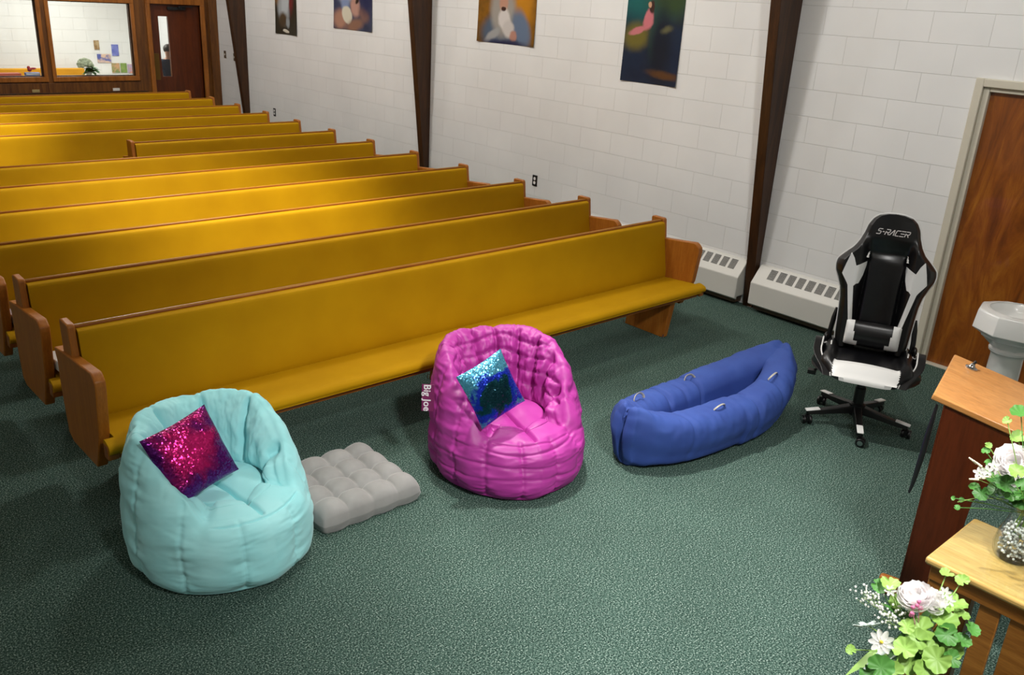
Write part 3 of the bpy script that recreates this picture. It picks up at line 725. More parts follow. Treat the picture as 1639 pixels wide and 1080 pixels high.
# ---- pillows
def sequin(name, cols, scale, metal=.75, rough=.28, cen=(0, 0), rad=.16):
    t = NT(name); v = t.coord(); n1 = t.noise(v, scale, 3, .55); n1.inputs['Distortion'].default_value = .6
    sb = t.n('ShaderNodeVectorMath', operation='SUBTRACT'); sb.inputs[1].default_value = (cen[0], cen[1], 0); t.l(v, sb.inputs[0]); ml = t.n('ShaderNodeVectorMath', operation='MULTIPLY'); ml.inputs[1].default_value = (1 / rad, 1 / rad, 0); t.l(sb.outputs[0], ml.inputs[0])
    le = t.n('ShaderNodeVectorMath', operation='LENGTH'); t.l(ml.outputs[0], le.inputs[0]); mz = t.n('ShaderNodeMath', operation='MULTIPLY_ADD', ins={1: 1.7, 2: -.85}); t.l(n1.outputs[0], mz.inputs[0]); sm = t.n('ShaderNodeMath', operation='ADD'); t.l(le.outputs['Value'], sm.inputs[0]); t.l(mz.outputs[0], sm.inputs[1])
    t.l(t.ramp(sm.outputs[0], cols), t.b.inputs['Base Color'])
    vo = t.n('ShaderNodeTexVoronoi'); vo.inputs['Scale'].default_value = 170; t.l(v, vo.inputs['Vector'])
    t.b.inputs['Metallic'].default_value = metal; t.b.inputs['Roughness'].default_value = rough
    sp = t.n('ShaderNodeSeparateXYZ'); t.l(vo.outputs['Color'], sp.inputs[0])
    geo = t.n('ShaderNodeNewGeometry'); sub = t.n('ShaderNodeVectorMath', operation='SUBTRACT'); sub.inputs[1].default_value = (.5, .5, .5); t.l(vo.outputs['Color'], sub.inputs[0])
    sc = t.n('ShaderNodeVectorMath', operation='SCALE'); sc.inputs[3].default_value = .55; t.l(sub.outputs[0], sc.inputs[0])
    ad = t.n('ShaderNodeVectorMath', operation='ADD'); t.l(geo.outputs['Normal'], ad.inputs[0]); t.l(sc.outputs[0], ad.inputs[1])
    nn = t.n('ShaderNodeVectorMath', operation='NORMALIZE'); t.l(ad.outputs[0], nn.inputs[0]); t.l(nn.outputs[0], t.b.inputs['Normal'])
    return t.m
def pillow(name, label, mat, backm, S_, T, M4, tagside=True, SY=None):
    SY = SY or S_
    r = thing(name, label, 'pillow'); r.matrix_world = M4
    def sh(u, v_, s_):
        x = (u * 2 - 1); y = (v_ * 2 - 1)
        e = (1 - abs(x) ** 2.6) * (1 - abs(y) ** 2.6); z = s_ * T * max(e, 0) ** .55
        k = 1 - .055 * (1 - abs(y) ** 1.5) * abs(x) ** 3; k2 = 1 - .055 * (1 - abs(x) ** 1.5) * abs(y) ** 3
        z += s_ * .006 * fbm((x, y, s_), 2.2, 3) * max(e, 0) ** .3
        return (x * S_ * k, y * SY * k2, z)
    MB().grid(lambda u, v_: sh(u, v_, 1), 44, 44).build('sequin_face', mat, r)
    MB().grid(lambda u, v_: sh(u, v_, -1), 44, 44, flip=True).build('back_face', backm, r)
    if tagside: MB().box((-S_ * 1.03, -S_ * .86, -.012), (-S_ * .93, -S_ * .70, -.009)).build('care_label', M['white'], r)
    return r
def frame_from(tl, tr, bl, nudge=0):
    tl, tr, bl = Vector(tl), Vector(tr), Vector(bl); x = (tr - tl).normalized(); y = (tl - bl); y = (y - x * y.dot(x)).normalized(); z = x.cross(y)
    c = (tr + bl) / 2 + z * nudge
    return Matrix(((x.x, y.x, z.x, c.x), (x.y, y.y, z.y, c.y), (x.z, y.z, z.z, c.z), (0, 0, 0, 1)))
SEQP = sequin('magenta_sequins', [(.2, 'e0207c'), (.5, 'c0186c'), (.72, '8c1468'), (.95, '5c1070')], 9, .7, .25, (-.01, .05), .17)
SEQB = sequin('blue_sequins', [(.3, '0a3440'), (.5, '0c4450'), (.62, '1c34c0'), (.85, '2038c8'), (1.0, '5aa8c8')], 9, .7, .25, (.0, -.03), .155)
pillow('sequin_pillow', 'magenta and purple sequin pillow leaning in the aqua bean bag', SEQP, fabric('dark_pink_back', '8a2060', '9a2a70'), .160, .062,
       frame_from((-5.40, .80, .64), (-5.16, .86, .68), (-5.29, .68, .36), .0))
pillow('sequin_pillow', 'shiny blue sequin pillow leaning in the magenta bean bag', SEQB, fabric('blue_back', '1a2a90', '2038a8'), .135, .055,
       frame_from((-3.97, .56, .66), (-3.79, .53, .74), (-3.83, .47, .375), .0), False, .158)

# ---- grey tufted floor cushion
r = thing('floor_cushion', 'grey tufted square floor cushion on the carpet between the bean bags', 'cushion', (-4.425, .875, 0), 0)
def cz(x, y):
    N = 4.0; u = (x + 1) / 2 * N; v_ = (y + 1) / 2 * N
    puff = (abs(sin(pi * u)) * abs(sin(pi * v_))) ** .45
    du = min(abs(u - k) for k in (1, 2, 3)); dv = min(abs(v_ - k) for k in (1, 2, 3))
    dim = exp(-((du / .16) ** 2 + (dv / .16) ** 2))
    e = (1 - abs(x) ** 11) * (1 - abs(y) ** 11)
    return (.066 + .046 * puff - .024 * dim) * max(e, 0) ** .30
def cush(u, v_, s_):
    x = u * 2 - 1; y = v_ * 2 - 1; h = cz(x, y); bul = 1 + .03 * (abs(sin(pi * (x + 1) * 2)) * abs(y) ** 6)
    bux = 1 + .03 * (abs(sin(pi * (y + 1) * 2)) * abs(x) ** 6); z = .042 + h * .82 if s_ > 0 else .042 - min(h * .8, .042)
    z += .002 * fbm((x, y, 0), 5, 2)
    return (x * .275 * bux, y * .265 * bul, max(z, 0))
b = MB(); b.grid(lambda u, v_: cush(u, v_, 1), 110, 110); b.grid(lambda u, v_: cush(u, v_, -1), 110, 110, flip=True); b.build('cushion_body', M['grey'], r, auto=False)

# ---- blue sensory canoe
cn = thing('sensory_canoe', 'royal blue soft canoe-shaped lounger lying on the carpet left of the gaming chair', 'lounger', (-2.33, .215, 0), -.035)
CL = 1.38
def canoe(u, v_):
    t = v_ * 2 - 1                      # -1 left end .. 1 right end
    x = t * CL / 2
    e = max(0, 1 - abs(t) ** 3)
    W = (.118 if t < 0 else .085) * (1 - .25 * max(0, abs(t) - .94) / .06) + (.175 if t < 0 else .225) * e ** .75
    ends = abs(t)
    top = .28 + ((.085 * ends ** 5) if t < 0 else .155 * ends ** 2.4)
    bot = 0 if t < .15 else .15 * ((t - .15) / .85) ** 2.0
    h = top - bot; tr_ = min(.13, W * .62)
    cl = sstep(.30, .13, W)             # tubes press together near the ends
    zin = lerp(bot + .085, top - .06, sstep(0, 1, min(1, max(0, (.27 - W) / .15)))); wi = max(W - 1.9 * tr_, .012)
    pts = [(0, bot), (W - tr_, bot + .002), (W - .35 * tr_, bot + .1 * h), (W - .02, bot + .32 * h), (W, bot + .55 * h), (W - .10 * tr_, bot + .8 * h), (W - .45 * tr_, bot + .96 * h), (W - tr_, top), (W - 1.5 * tr_, bot + .955 * h), (W - 1.8 * tr_, lerp(zin, top, .72)), (wi, lerp(zin, top, .4)), (wi * .75, lerp(zin, top, .12)), (0, zin)]
    pts = [(-a, c) for a, c in pts] + pts[::-1][1:]
    if t not in canoe.cache: canoe.cache[t] = catmull(pts, 7)
    cv = canoe.cache[t]; N = len(cv)
    i = u * (N - 1); k = min(int(i), N - 2); f = i - k; a, z = (lerp(cv[k][q], cv[k + 1][q], f) for q in (0, 1))
    y = a
    for (tc, s_, am) in ((-.40, 1, .060), (.03, 1, .075), (.16, -1, .045), (-.18, 1, .02), (.52, -1, .03), (-.62, -1, .02)):
        if y * s_ > 0.02:
            g = exp(-((t - tc - .10 * (z - .2)) / .022) ** 2) * sstep(0, .12, z - bot)
            g *= sstep(.02, .09, abs(y)); y -= am * g * s_ * .5 * max(-1, min(1, (abs(y) - (W - tr_)) / .04)); z -= am * .45 * g * sstep(.0, .1, z - zin + .05)
    nz = .006 * fbm((x, y, z), 5, 2) + .004 * fbm((x * 5, y, z * 3), 5, 2) * (1 + 2.5 * ends ** 6)
    rr = 1 - ((z - (bot + top) / 2) / (h / 2 + .01)) ** 2
    return (x + .045 * ends ** 14 * (1 if t > 0 else -1) * rr, y * (1 + nz * 3), max(z + nz, 0.0))
canoe.cache = {}
b = MB(); b.grid(canoe, 150, 130, flip=False)
# rounded ends
nu = 150
for row, sg in ((0, -1), (129, 1)):
    idx = [row * nu + i for i in range(nu)]; zc = (max(b.v[i][2] for i in idx) + min(b.v[i][2] for i in idx)) / 2; xc = sum(b.v[i][0] for i in idx) / nu
    prev = idx
    for k in range(1, 8):
        a = k / 8 * pi / 2; cur = []
        for i in idx:
            x, y, z = b.v[i]; wr = 1 + .06 * sin(a * 2) * noise.noise(Vector((y * 12, z * 5, k * .4)))
            cur.append(len(b.v)); b.v.append((x + sg * (.028 * sin(a) + (.008 * sin(a) * noise.noise(Vector((y * 14, z * 6, 3))))), y * lerp(1, cos(a), .93) * wr, max(0, zc + (z - zc) * lerp(1, cos(a), .50 if sg > 0 else .10) - (.03 if sg > 0 else .0) * sin(a) * (1 if z > zc else 0))))
        for i in range(nu - 1):
            f = (prev[i], prev[i + 1], cur[i + 1], cur[i]); b.f.append(f if sg > 0 else f[::-1]); b.mi.append(0)
        prev = cur
    o_ = len(b.v); c = sum((Vector(b.v[i]) for i in prev), Vector()) / nu; b.v.append(tuple(c))
    for i in range(nu - 1):
        f = (prev[i], prev[i + 1], o_); b.f.append(f if sg > 0 else f[::-1]); b.mi.append(0)
b.build('canoe_body', M['blue'], cn, auto=False)
def handle(x, y, z, ang, tilt, s_=1):
    pts = [(-.048, 0, -.012), (-.044, 0, .006), (-.02, 0, .024), (.02, 0, .024), (.044, 0, .006), (.048, 0, -.012)]
    M4 = Matrix.Translation((x, y, z)) @ Matrix.Rotation(ang, 4, 'Z') @ Matrix.Rotation(tilt, 4, 'X')
    MB().tube(catmull(pts, 4), .0075, 8, 0, False, .45, M4).build('handle', M['velcro'], cn)
handle(-.52, .10, .315, .15, -.3); handle(.02, .175, .275, 0, -.4); handle(-.16, -.19, .278, .05, .5); handle(.40, -.15, .325, .2, .5)

# ================================================================== GAMING CHAIR
gc = thing('gaming_chair', 'black and white racing-style swivel chair in front of the block wall', 'gaming chair', (-1.455, -.285, 0), -1.13)
for k in range(5):
    a = -pi / 2 + .13 + k * 2 * pi / 5; M4 = Matrix.Rotation(a, 4, 'Z')
    b = MB(); vs = []
    for (x, hw, z0, z1) in ((.03, .03, .085, .135), (.12, .026, .078, .118), (.22, .022, .068, .10), (.31, .02, .062, .088)): vs += [(x, -hw, z0), (x, hw, z0), (x, hw * .8, z1), (x, -hw * .8, z1)]
    fs = [(0, 1, 2, 3), (15, 14, 13, 12)]
    for i in range(3):
        for q_ in range(4): fs.append((i * 4 + q_, i * 4 + 4 + q_, i * 4 + 4 + (q_ + 1) % 4, i * 4 + (q_ + 1) % 4))
    leg = b.add(vs, fs, 0, M4).build('base_leg', M['black'], gc, bevel=.004)
    vs = [(.235, -.0195, .096), (.235, .0195, .096), (.235, .0195, .103), (.235, -.0195, .103), (.322, -.0185, .084), (.322, .0185, .084), (.322, .0185, .092), (.322, -.0185, .092)]
    MB().add(vs, [(0, 1, 2, 3), (7, 6, 5, 4), (0, 4, 5, 1), (1, 5, 6, 2), (2, 6, 7, 3), (3, 7, 4, 0)], 0, M4).build('leg_cap', M['white'], leg, bevel=.003)
    ca = random.uniform(-.8, .8) + pi / 2
    MC = M4 @ Matrix.Translation((.305, 0, 0)) @ Matrix.Rotation(ca, 4, 'Z')
    b = MB(); 
    for s_ in (-1, 1): b.lathe([(0, -.009), (.024, -.009), (.027, -.005), (.027, .005), (.024, .009), (0, .009)], 20, (0, 0, 0), 0, MC @ Matrix.Translation((.012, s_ * .018, .027)) @ Matrix.Rotation(pi / 2, 4, 'X'))
    b.tube([(0, 0, .065), (0, 0, .04), (.012, 0, .027)], .008, 8, 0, False, 1, MC); b.box((-.012, -.009, .02), (.03, .009, .055), 0, MC)
    cs = b.build('caster', M['black'], leg)
    for s_ in (-1, 1):
        b = MB(); b.lathe([(0, 0), (.016, 0), (.016, .002), (.010, .003), (0, .003)], 16, (0, 0, 0), 0, MC @ Matrix.Translation((.012, s_ * .0272, .027)) @ Matrix.Rotation(-s_ * pi / 2, 4, 'X'))
        b.build('hub_disc', M['chrome'], leg)
MB().lathe([(0, .07), (.045, .07), (.048, .14), (.032, .15), (.032, .25), (.026, .255), (.026, .34), (0, .34)], 24).build('gas_column', M['black'], gc)
MB().box((-.11, -.14, .33), (.11, .14, .37)).box((-.16, -.16, .365), (.16, .16, .378)).build('seat_mechanism', M['black'], gc, bevel=.004)
MB().tube([(-.08, 0, .35), (-.22, -.02, .345), (-.29, -.03, .32)], .006, 8).box((-.325, -.055, .295), (-.275, -.01, .32)).build('lever', M['black'], gc)
# seat: front is -Y.  grid surface
def seat_top(x, y):          # x -.26..26 , y -.27...25
    ax = abs(x); bol = sstep(.165, .215, ax); fronty = sstep(-.27, -.20, y)
    z = .455 + .012 * cos(x / .16 * 1.2) * (1 - bol)
    z += bol * (.045 * sstep(-.26, -.1, y)) * (1 - sstep(.235, .27, ax) * .8)
    z -= .055 * (1 - sstep(-.285, -.20, y)); z -= .012 * sstep(.0, .25, y)
    return z
def seat_outline(v_):        # half-width at y
    y = lerp(-.285, .25, v_)
    return y, .185 + .095 * sstep(-.285, -.12, y) - .03 * sstep(.1, .25, y)
def seatf(u, v_):
    y, hw = seat_outline(v_); x = (u * 2 - 1) * hw; e = (1 - abs(u * 2 - 1) ** 8)
    z = seat_top(x, y); z = lerp(.40, z, max(e, 0) ** .4)
    z = lerp(.40, z, min(1, (v_ * 14)) ** .5 if v_ < 1 / 14 else 1)
    return (x, y, z)
def seatb(u, v_):
    y, hw = seat_outline(v_); x = (u * 2 - 1) * hw; return (x * .97, y, .375 + .02 * (abs(u * 2 - 1) ** 6))
b = MB(); NU, NV = 61, 49
vs = [seatf(i / (NU - 1), j / (NV - 1)) for j in range(NV) for i in range(NU)]
for j in range(NV - 1):
    for i in range(NU - 1):
        a = j * NU + i; xm = (vs[a][0] + vs[a + 1][0]) / 2; ym = vs[a][1]
        b.f.append((a, a + 1, a + 1 + NU, a + NU)); b.mi.append(1 if (ym < -.165 and abs(xm) < .18) else 0)
b.v = vs
b2 = MB().grid(seatb, NU, NV, flip=True); b.add(b2.v, b2.f)
for (i0, st, n_) in ((0, 1, NU), ((NV - 1) * NU, 1, NU)):
    for k in range(n_ - 1):
        a = i0 + k; f = (a, a + NU * NV, a + 1 + NU * NV, a + 1); b.f.append(f if i0 == 0 else f[::-1]); b.mi.append(0 if i0 else (1 if .1 < k / n_ < .9 else 0))
for col in (0, NU - 1):
    for j in range(NV - 1):
        a = j * NU + col; c = a + NU; f = (a, c, c + NU * NV, a + NU * NV); b.f.append(f if col == 0 else f[::-1]); b.mi.append(0)
st_ = b.build('seat', [M['leather'], M['white_leather']], gc, angle=1.1)
# seat wings with piping and white blade
for s_ in (-1, 1):
    wing = [(-.275, .39), (-.20, .42), (-.12, .45), (-.05, .485), (.01, .515), (.055, .515), (.06, .48), (.10, .46), (.2, .45), (.24, .40), (.1, .385), (-.15, .378)]
    def wx(y, z): return s_ * (.215 + .085 * sstep(-.28, -.05, y) * (1 - .5 * sstep(.05, .2, y)))
    b = MB(); cv = catmull([(a, c) for a, c in wing] + [wing[0]], 4)[:-1]; n_ = len(cv)
    vs = [(wx(a, c) - s_ * .03, a, c) for a, c in cv] + [(wx(a, c) + s_ * .018, a, c) for a, c in cv]
    fs = [(i, (i + 1) % n_, n_ + (i + 1) % n_, n_ + i) for i in range(n_)] + [tuple(range(n_))[::-1], tuple(range(n_, 2 * n_))]
    if s_ > 0: fs = [f[::-1] for f in fs]
    wg = b.add(vs, fs).build('seat_wing', M['leather'], gc, bevel=.01, bseg=3)
    MB().tube([(wx(a, c) - s_ * .028, a, c + .002) for a, c in cv[:34]], .0042, 6).build('piping', M['white_leather'], wg)
    bl = [(-.14, .455), (.0, .462), (.06, .50), (.03, .505), (-.03, .48)]
    vs = [(s_ * (.215 + (c - .46) * .25), a, c) for a, c in bl]; vs += [(x - s_ * .006, a, c + .002) for x, a, c in vs]
    n_ = 5; MB().add(vs, [(i, (i + 1) % n_, n_ + (i + 1) % n_, n_ + i) for i in range(n_)] + [tuple(range(n_))[::-1], tuple(range(n_, 2 * n_))]).build('white_blade', M['white_leather'], wg)
# backrest in a tilted frame: local (x, up) with origin at seat rear
BK = Matrix.Translation((0, .17, .455)) @ Matrix.Rotation(-radians(7), 4, 'X')
HWP = [(0, .205), (.06, .214), (.14, .218), (.22, .222), (.30, .228), (.36, .238), (.42, .262), (.465, .283), (.50, .288), (.535, .280), (.575, .245), (.615, .205), (.66, .178), (.71, .160), (.76, .147), (.80, .125), (.825, .095), (.838, .05), (.842, .0)]
def hw_at(s):
    for (a, b_), (c, d) in zip(HWP, HWP[1:]):
        if s <= c: t = (s - a) / (c - a); return lerp(b_, d, t)
    return 0
cvh = catmull(HWP, 9)
def bfront(x, s):
    hw = max(hw_at(s), .001); ax = abs(x); bol = sstep(.105, .16, ax) * (1 - sstep(.62, .72, s))
    y = -.045 - .05 * bol * (1 - .35 * sstep(.22, .30, ax)); 
    y -= .014 * (1 - (ax / .105) ** 2) * (1 if ax < .105 else 0) * (1 - sstep(.6, .7, s))
    y += .018 * exp(-((ax - .108) / .010) ** 2) * (1 - sstep(.56, .62, s))
    y -= .025 * sstep(.62, .70, s) * (1 - (ax / max(hw, .12)) ** 2)
    y += .018 * exp(-((s - .60) / .030) ** 2) * (1 - sstep(.08, .13, ax))        # hollow under the head rest
    e = min(1, max(0, 1 - ax / hw)); y = lerp(0, y, min(1, e * 7) ** .5)
    return y
b = MB(); NU = 121; NV = len(cvh)
def hole(x, s): return .548 < s < .600 and .108 < abs(x) < .110 + .013 * (.6 - s) / .05 + .002
for side in (1, -1):
    o0 = len(b.v)
    for (s, hw) in cvh:
        hw = max(hw, .0008)
        for i in range(NU):
            x = (i / (NU - 1) * 2 - 1) * hw; y = bfront(x, s) if side > 0 else .045 * (1 - (abs(x) / hw) ** 6)
            b.v.append(tuple(BK @ Vector((x, y, s))))
    for j in range(NV - 1):
        s = cvh[j][0]
        for i in range(NU - 1):
            x = ((i + .5) / (NU - 1) * 2 - 1) * cvh[j][1]
            if hole(x, s): continue
            a = o0 + j * NU + i; f = (a, a + 1, a + 1 + NU, a + NU); b.f.append(f if side > 0 else f[::-1]); b.mi.append(0)
bk = b.build('backrest', M['leather'], gc, angle=1.2)
pp = [tuple(BK @ Vector((-hw, -.006, s))) for s, hw in cvh] + [tuple(BK @ Vector((hw, -.006, s))) for s, hw in cvh[::-1]][1:]
MB().tube(pp, .0048, 6).build('piping', M['white_leather'], bk)
def overlay(rows, name, s_, off=.0035):
    b = MB(); N = 18; vs = []
    for (s, xa, xb) in rows:
        for i in range(N):
            x = s_ * lerp(xa, xb, i / (N - 1)); vs.append(tuple(BK @ Vector((x, bfront(x, s) - off, s))))
    fs = []
    for j in range(len(rows) - 1):
        for i in range(N - 1): a = j * N + i; f = (a, a + 1, a + 1 + N, a + N); fs.append(f if s_ > 0 else f[::-1])
    return b.add(vs, fs).build(name, M['white_leather'], bk, auto=False)
def dense(rows, n=8):
    out = []
    for a, c in zip(rows, rows[1:]):
        for k in range(n): out.append(tuple(lerp(p, q, k / n) for p, q in zip(a, c)))
    return out + [rows[-1]]
for s_ in (-1, 1):
    overlay(dense([(.16, .130, .152), (.385, .163, .196), (.40, .150, .204), (.403, .137, .206), (.453, .121, .241), (.51, .112, .228), (.5105, .112, .167), (.539, .1115, .114)], 8), 'white_panel', s_)
    overlay(dense([(.509, .168, .2285), (.555, .186, .2165), (.583, .205, .209)], 8), 'white_panel', s_)
# head rest logo
LG = plain('silver_lettering', 'dcd6d4', .4)
lgm = BK @ Matrix.Translation((0, -.093, .735)) @ Matrix.Rotation(radians(-4), 4, 'X') @ Matrix.Rotation(pi / 2, 4, 'X')
GL = {'S': [[(1, 1), (.2, 1), (.05, .85), (.05, .68), (.2, .55), (.8, .55), (.95, .42), (.95, .15), (.8, 0), (0, 0)]], '-': [[(.1, .5), (.8, .5)]],
      'R': [[(.05, 0), (.05, .62)], [(.0, 1), (.85, 1), (1, .85), (1, .6), (.85, .45), (.3, .45)], [(.5, .45), (1, 0)]], 'A': [[(0, 0), (.62, 1), (.74, 1), (1, 0)]],
      'C': [[(1, 1), (.2, 1), (.05, .85), (.05, .15), (.2, 0), (1, 0)]], 'E': [[(0, 1), (1, 1)], [(.05, .5), (1, .5)], [(0, 0), (1, 0)]]}
b = MB(); xx = 0; LW = .021; LH = .031
for ch in 'S-RACER':
    wch = LW * (.55 if ch == '-' else 1)
    for st in GL[ch]:
        for (p, q_) in zip(st, st[1:]):
            P0 = Vector((xx + p[0] * wch + .35 * p[1] * LH, p[1] * LH, 0)); P1 = Vector((xx + q_[0] * wch + .35 * q_[1] * LH, q_[1] * LH, 0)); dd = (P1 - P0).normalized(); nn_ = Vector((-dd.y, dd.x, 0)) * .0024; P0 -= dd * .0015; P1 += dd * .0015
            vs = [P0 - nn_, P1 - nn_, P1 + nn_, P0 + nn_]; vs = [tuple(v_) for v_ in vs] + [(v_.x, v_.y, .0012) for v_ in vs]
            b.add([tuple(Matrix.Translation((-.094, -.016, 0)) @ Vector(v_)) for v_ in vs], [(3, 2, 1, 0), (4, 5, 6, 7), (0, 1, 5, 4), (1, 2, 6, 5), (2, 3, 7, 6), (3, 0, 4, 7)])
    xx += wch + .0065
b.v = [tuple(lgm @ Vector(p)) for p in b.v]
b.build('logo_lettering', LG, bk, smooth=False)
# lumbar pillow
def lum(u, v_):
    x = (u * 2 - 1) * .158; a = v_ * 2 * pi; e = max(0, 1 - abs(u * 2 - 1) ** 6) ** .35
    return tuple(BK @ Vector((x, -.118 - .045 * cos(a) * e, .105 + .078 * sin(a) * (.9 + .1 * e))))
b = MB().grid(lum, 41, 33); b.mi = []
for j in range(32):
    for i in range(40):
        x = abs((i + .5) / 40 * 2 - 1) * .158; sz = sin((j + .5) / 32 * 2 * pi)
        b.mi.append(1 if x > lerp(.098, .112, (sz + 1) / 2) + (.02 if sz < -.5 else 0) * (-1) else 0)
b.build('lumbar_pillow', [M['leather'], M['white_leather']], gc, angle=1.3)
for s_ in (-1, 1):
    b = MB(); b.box((s_ * .245 - .016, .14, .39), (s_ * .245 + .016, .25, .46)); b.tube([(s_ * .245, .20, .43), (s_ * .245, .21, .52), (s_ * .238, .225, .60), (s_ * .225, .24, .66)], .020, 8, 0, False, .6); b.ball((s_ * .262, .19, .475), .030, 10, 0, (.5, 1, 1))
    b.build('hinge_cover', M['black'], gc, bevel=.003)

# ================================================================== BAPTISMAL FONT
ft = thing('baptismal_font', 'white octagonal baptismal font on a round column before the golden door', 'font', (-1.16, -.945, 0))
b = MB(); b.lathe([(0, 0), (.16, 0), (.16, .05), (.13, .07), (.115, .1), (.1, .13), (.092, .16), (.088, .5), (.086, .62), (.092, .64), (.103, .648), (.105, .662), (.096, .672), (.098, .69)], 40)
b.build('column', M['porcelain'], ft)
b = MB(); b.lathe([(.096, .672), (.115, .69), (.155, .725), (.165, .73), (.17, .742), (.205, .765), (.215, .775)], 8, ph=pi / 8 + .25)
b.lathe([(.205, .762), (.223, .775), (.212, .875), (.206, .885), (.165, .893)], 8, ph=pi / 8 + .25)
b.lathe([(.168, .892), (.158, .894), (.150, .885), (.135, .845), (.08, .82), (0, .815)], 48)
vs = []; n_ = 48
b.lathe([(.190, .8865), (.150, .8925)], 48)
b.build('bowl', M['porcelain'], ft, bevel=.003)

# ================================================================== LECTERN
lc = thing('lectern', 'mahogany lectern with a light sloping top beside the flowers', 'lectern', (-2.98, -1.25, 0), .26)
TA = radians(12)
TM = Matrix.Translation((0, 0, .98)) @ Matrix.Rotation(TA, 4, 'X')
b = MB(); b.box((0, -.52, -.028), (.56, 0, 0), 0, TM); top = b.build('sloping_top', M['lectern_top'], lc, bevel=.006)
MB().box((.02, -.52, 0), (.54, -.505, .018), 0, TM).build('book_stop', M['lectern_top'], top, bevel=.003)
for x0 in (.012, .525):
    MB().prism_x([(-.05, .0), (-.05, .938), (-.40, .864), (-.40, .84), (-.30, .72), (-.235, .56), (-.22, .3), (-.22, 0)], x0, x0 + .022).build('side_panel', M['lectern_body'], lc, bevel=.003)
    MB().box((x0 - .010, -.25, 0), (x0 + .032, .035 if x0 < .1 else -.03, .085)).build('foot', M['trim_wood'], lc, bevel=.014, bseg=4)
MB().box((.034, -.07, .02), (.525, -.05, .934)).build('front_panel', M['lectern_body'], lc, bevel=.003)
MB().box((.006, -.052, .05), (.05, -.046, .94)).build('corner_stile', M['lectern_body'], lc)
MB().box((.034, -.22, .45), (.525, -.07, .468)).build('shelf', M['lectern_body'], lc)
mc = thing('microphone_clip', 'small dark metal microphone socket on the lectern top corner', 'microphone clip'); mc.matrix_world = Matrix.Translation((-2.98, -1.25, 0)) @ Matrix.Rotation(.26, 4, 'Z') @ TM @ Matrix.Translation((.47, -.085, 0))
MB().lathe([(0, .0), (.026, 0), (.026, .004), (.016, .007), (.011, .014), (.009, .022), (0, .024)], 24).build('base_disc', M['chrome'], mc)
MB().tube([(0, 0, .02), (.012, -.004, .03), (.016, -.006, .024)], .006, 8).build('clip', M['black'], mc)
cb_ = thing('hanging_cable', 'dark cable sleeve hanging from the left corner of the lectern', 'cable', (-2.98, -1.25, 0), .26)
MB().tube(catmull([(.010, -.022, .935), (.006, -.02, .88), (.004, -.016, .80), (.005, -.014, .72), (.004, -.010, .64), (.002, -.006, .57), (.0, .0, .52)], 6), [.006 + .009 * sin(pi * min(1, i / 36)) for i in range(37)], 8, 0, False, .5).build('cable_sleeve', M['black'], cb_)

# ================================================================== FLOWER TABLE
tb = thing('communion_table', 'oak flower table with a glass sheet on its yellow top', 'table', (-3.48, -1.60, 0))
TZ = .695
MB().box((-.20, -1.2, TZ - .028), (.20, 0, TZ)).build('tabletop', M['table_top'], tb, bevel=.01, bseg=3)
t = NT('table_glass'); t.b.inputs['Base Color'].default_value = (1, 1, 1, 1); t.set(Roughness=.02, IOR=1.45, Transmission_Weight=1.0); TGL = t.m
MB().box((-.19, -1.19, TZ + .0005), (.19, -.01, TZ + .0055)).build('glass_sheet', GLASS, tb, bevel=.001)
MB().box((-.185, -1.17, TZ - .028 - .055), (-.165, -.02, TZ - .028)).box((.165, -1.17, TZ - .083), (.185, -.02, TZ - .028)).box((-.165, -.035, TZ - .083), (.165, -.02, TZ - .028)).box((-.165, -1.17, TZ - .083), (.165, -1.155, TZ - .028)).build('apron', M['table_wood'], tb, bevel=.002)
for (x, y) in ((-.18, -.085), (.125, -.085), (-.18, -1.17), (.125, -1.17)):
    MB().box((x, y, 0), (x + .055, y + .065, TZ - .03)).build('leg', M['table_wood'], tb, bevel=.004)
for (ya, yb_) in ((-.255, -.19), (-.55, -.285), (-.66, -.60), (-.95, -.70)):
    MB().box((-.176, ya, .06), (-.158, yb_, TZ - .08)).build('front_slat', M['table_wood'], tb, bevel=.003)
MB().box((-.178, -1.16, .03), (-.155, -.03, .075)).build('lower_rail', M['table_wood'], tb, bevel=.003)

# ================================================================== FLOWERS
CAMP = Vector((-6.4514, -2.4814, 2.3684))
def scallop_leaf(b, c, r_, nrm, rot, mi, lobes=9, cup=.35):
    z = nrm.normalized(); x = z.orthogonal().normalized(); y = z.cross(x); N = 56; vs = [tuple(c)]
    rings = 5
    for q_ in range(1, rings + 1):
        f = q_ / rings
        for k in range(N):
            t_ = 2 * pi * k / N; rr = 1 + .11 * abs(sin(lobes * t_ / 2)) - .06 + .06 * sin(3 * t_ + rot); notch = 1 - .55 * exp(-((((t_ + pi) % (2 * pi)) - pi) / .22) ** 2)
            rr = r_ * f * lerp(1, rr * notch, f)
            h = cup * r_ * f * f * (.7 + .3 * sin(2 * t_ + rot)) + .05 * r_ * sin(lobes * t_) * f * f
            vs.append(tuple(c + x * rr * cos(t_ + rot) + y * rr * sin(t_ + rot) + z * h))
    fs = [(0, 1 + k, 1 + (k + 1) % N) for k in range(N)]
    for q_ in range(rings - 1):
        for k in range(N): a = 1 + q_ * N + k; c_ = 1 + q_ * N + (k + 1) % N; fs.append((a, a + N, c_ + N, c_))
    b.add(vs, fs, mi)
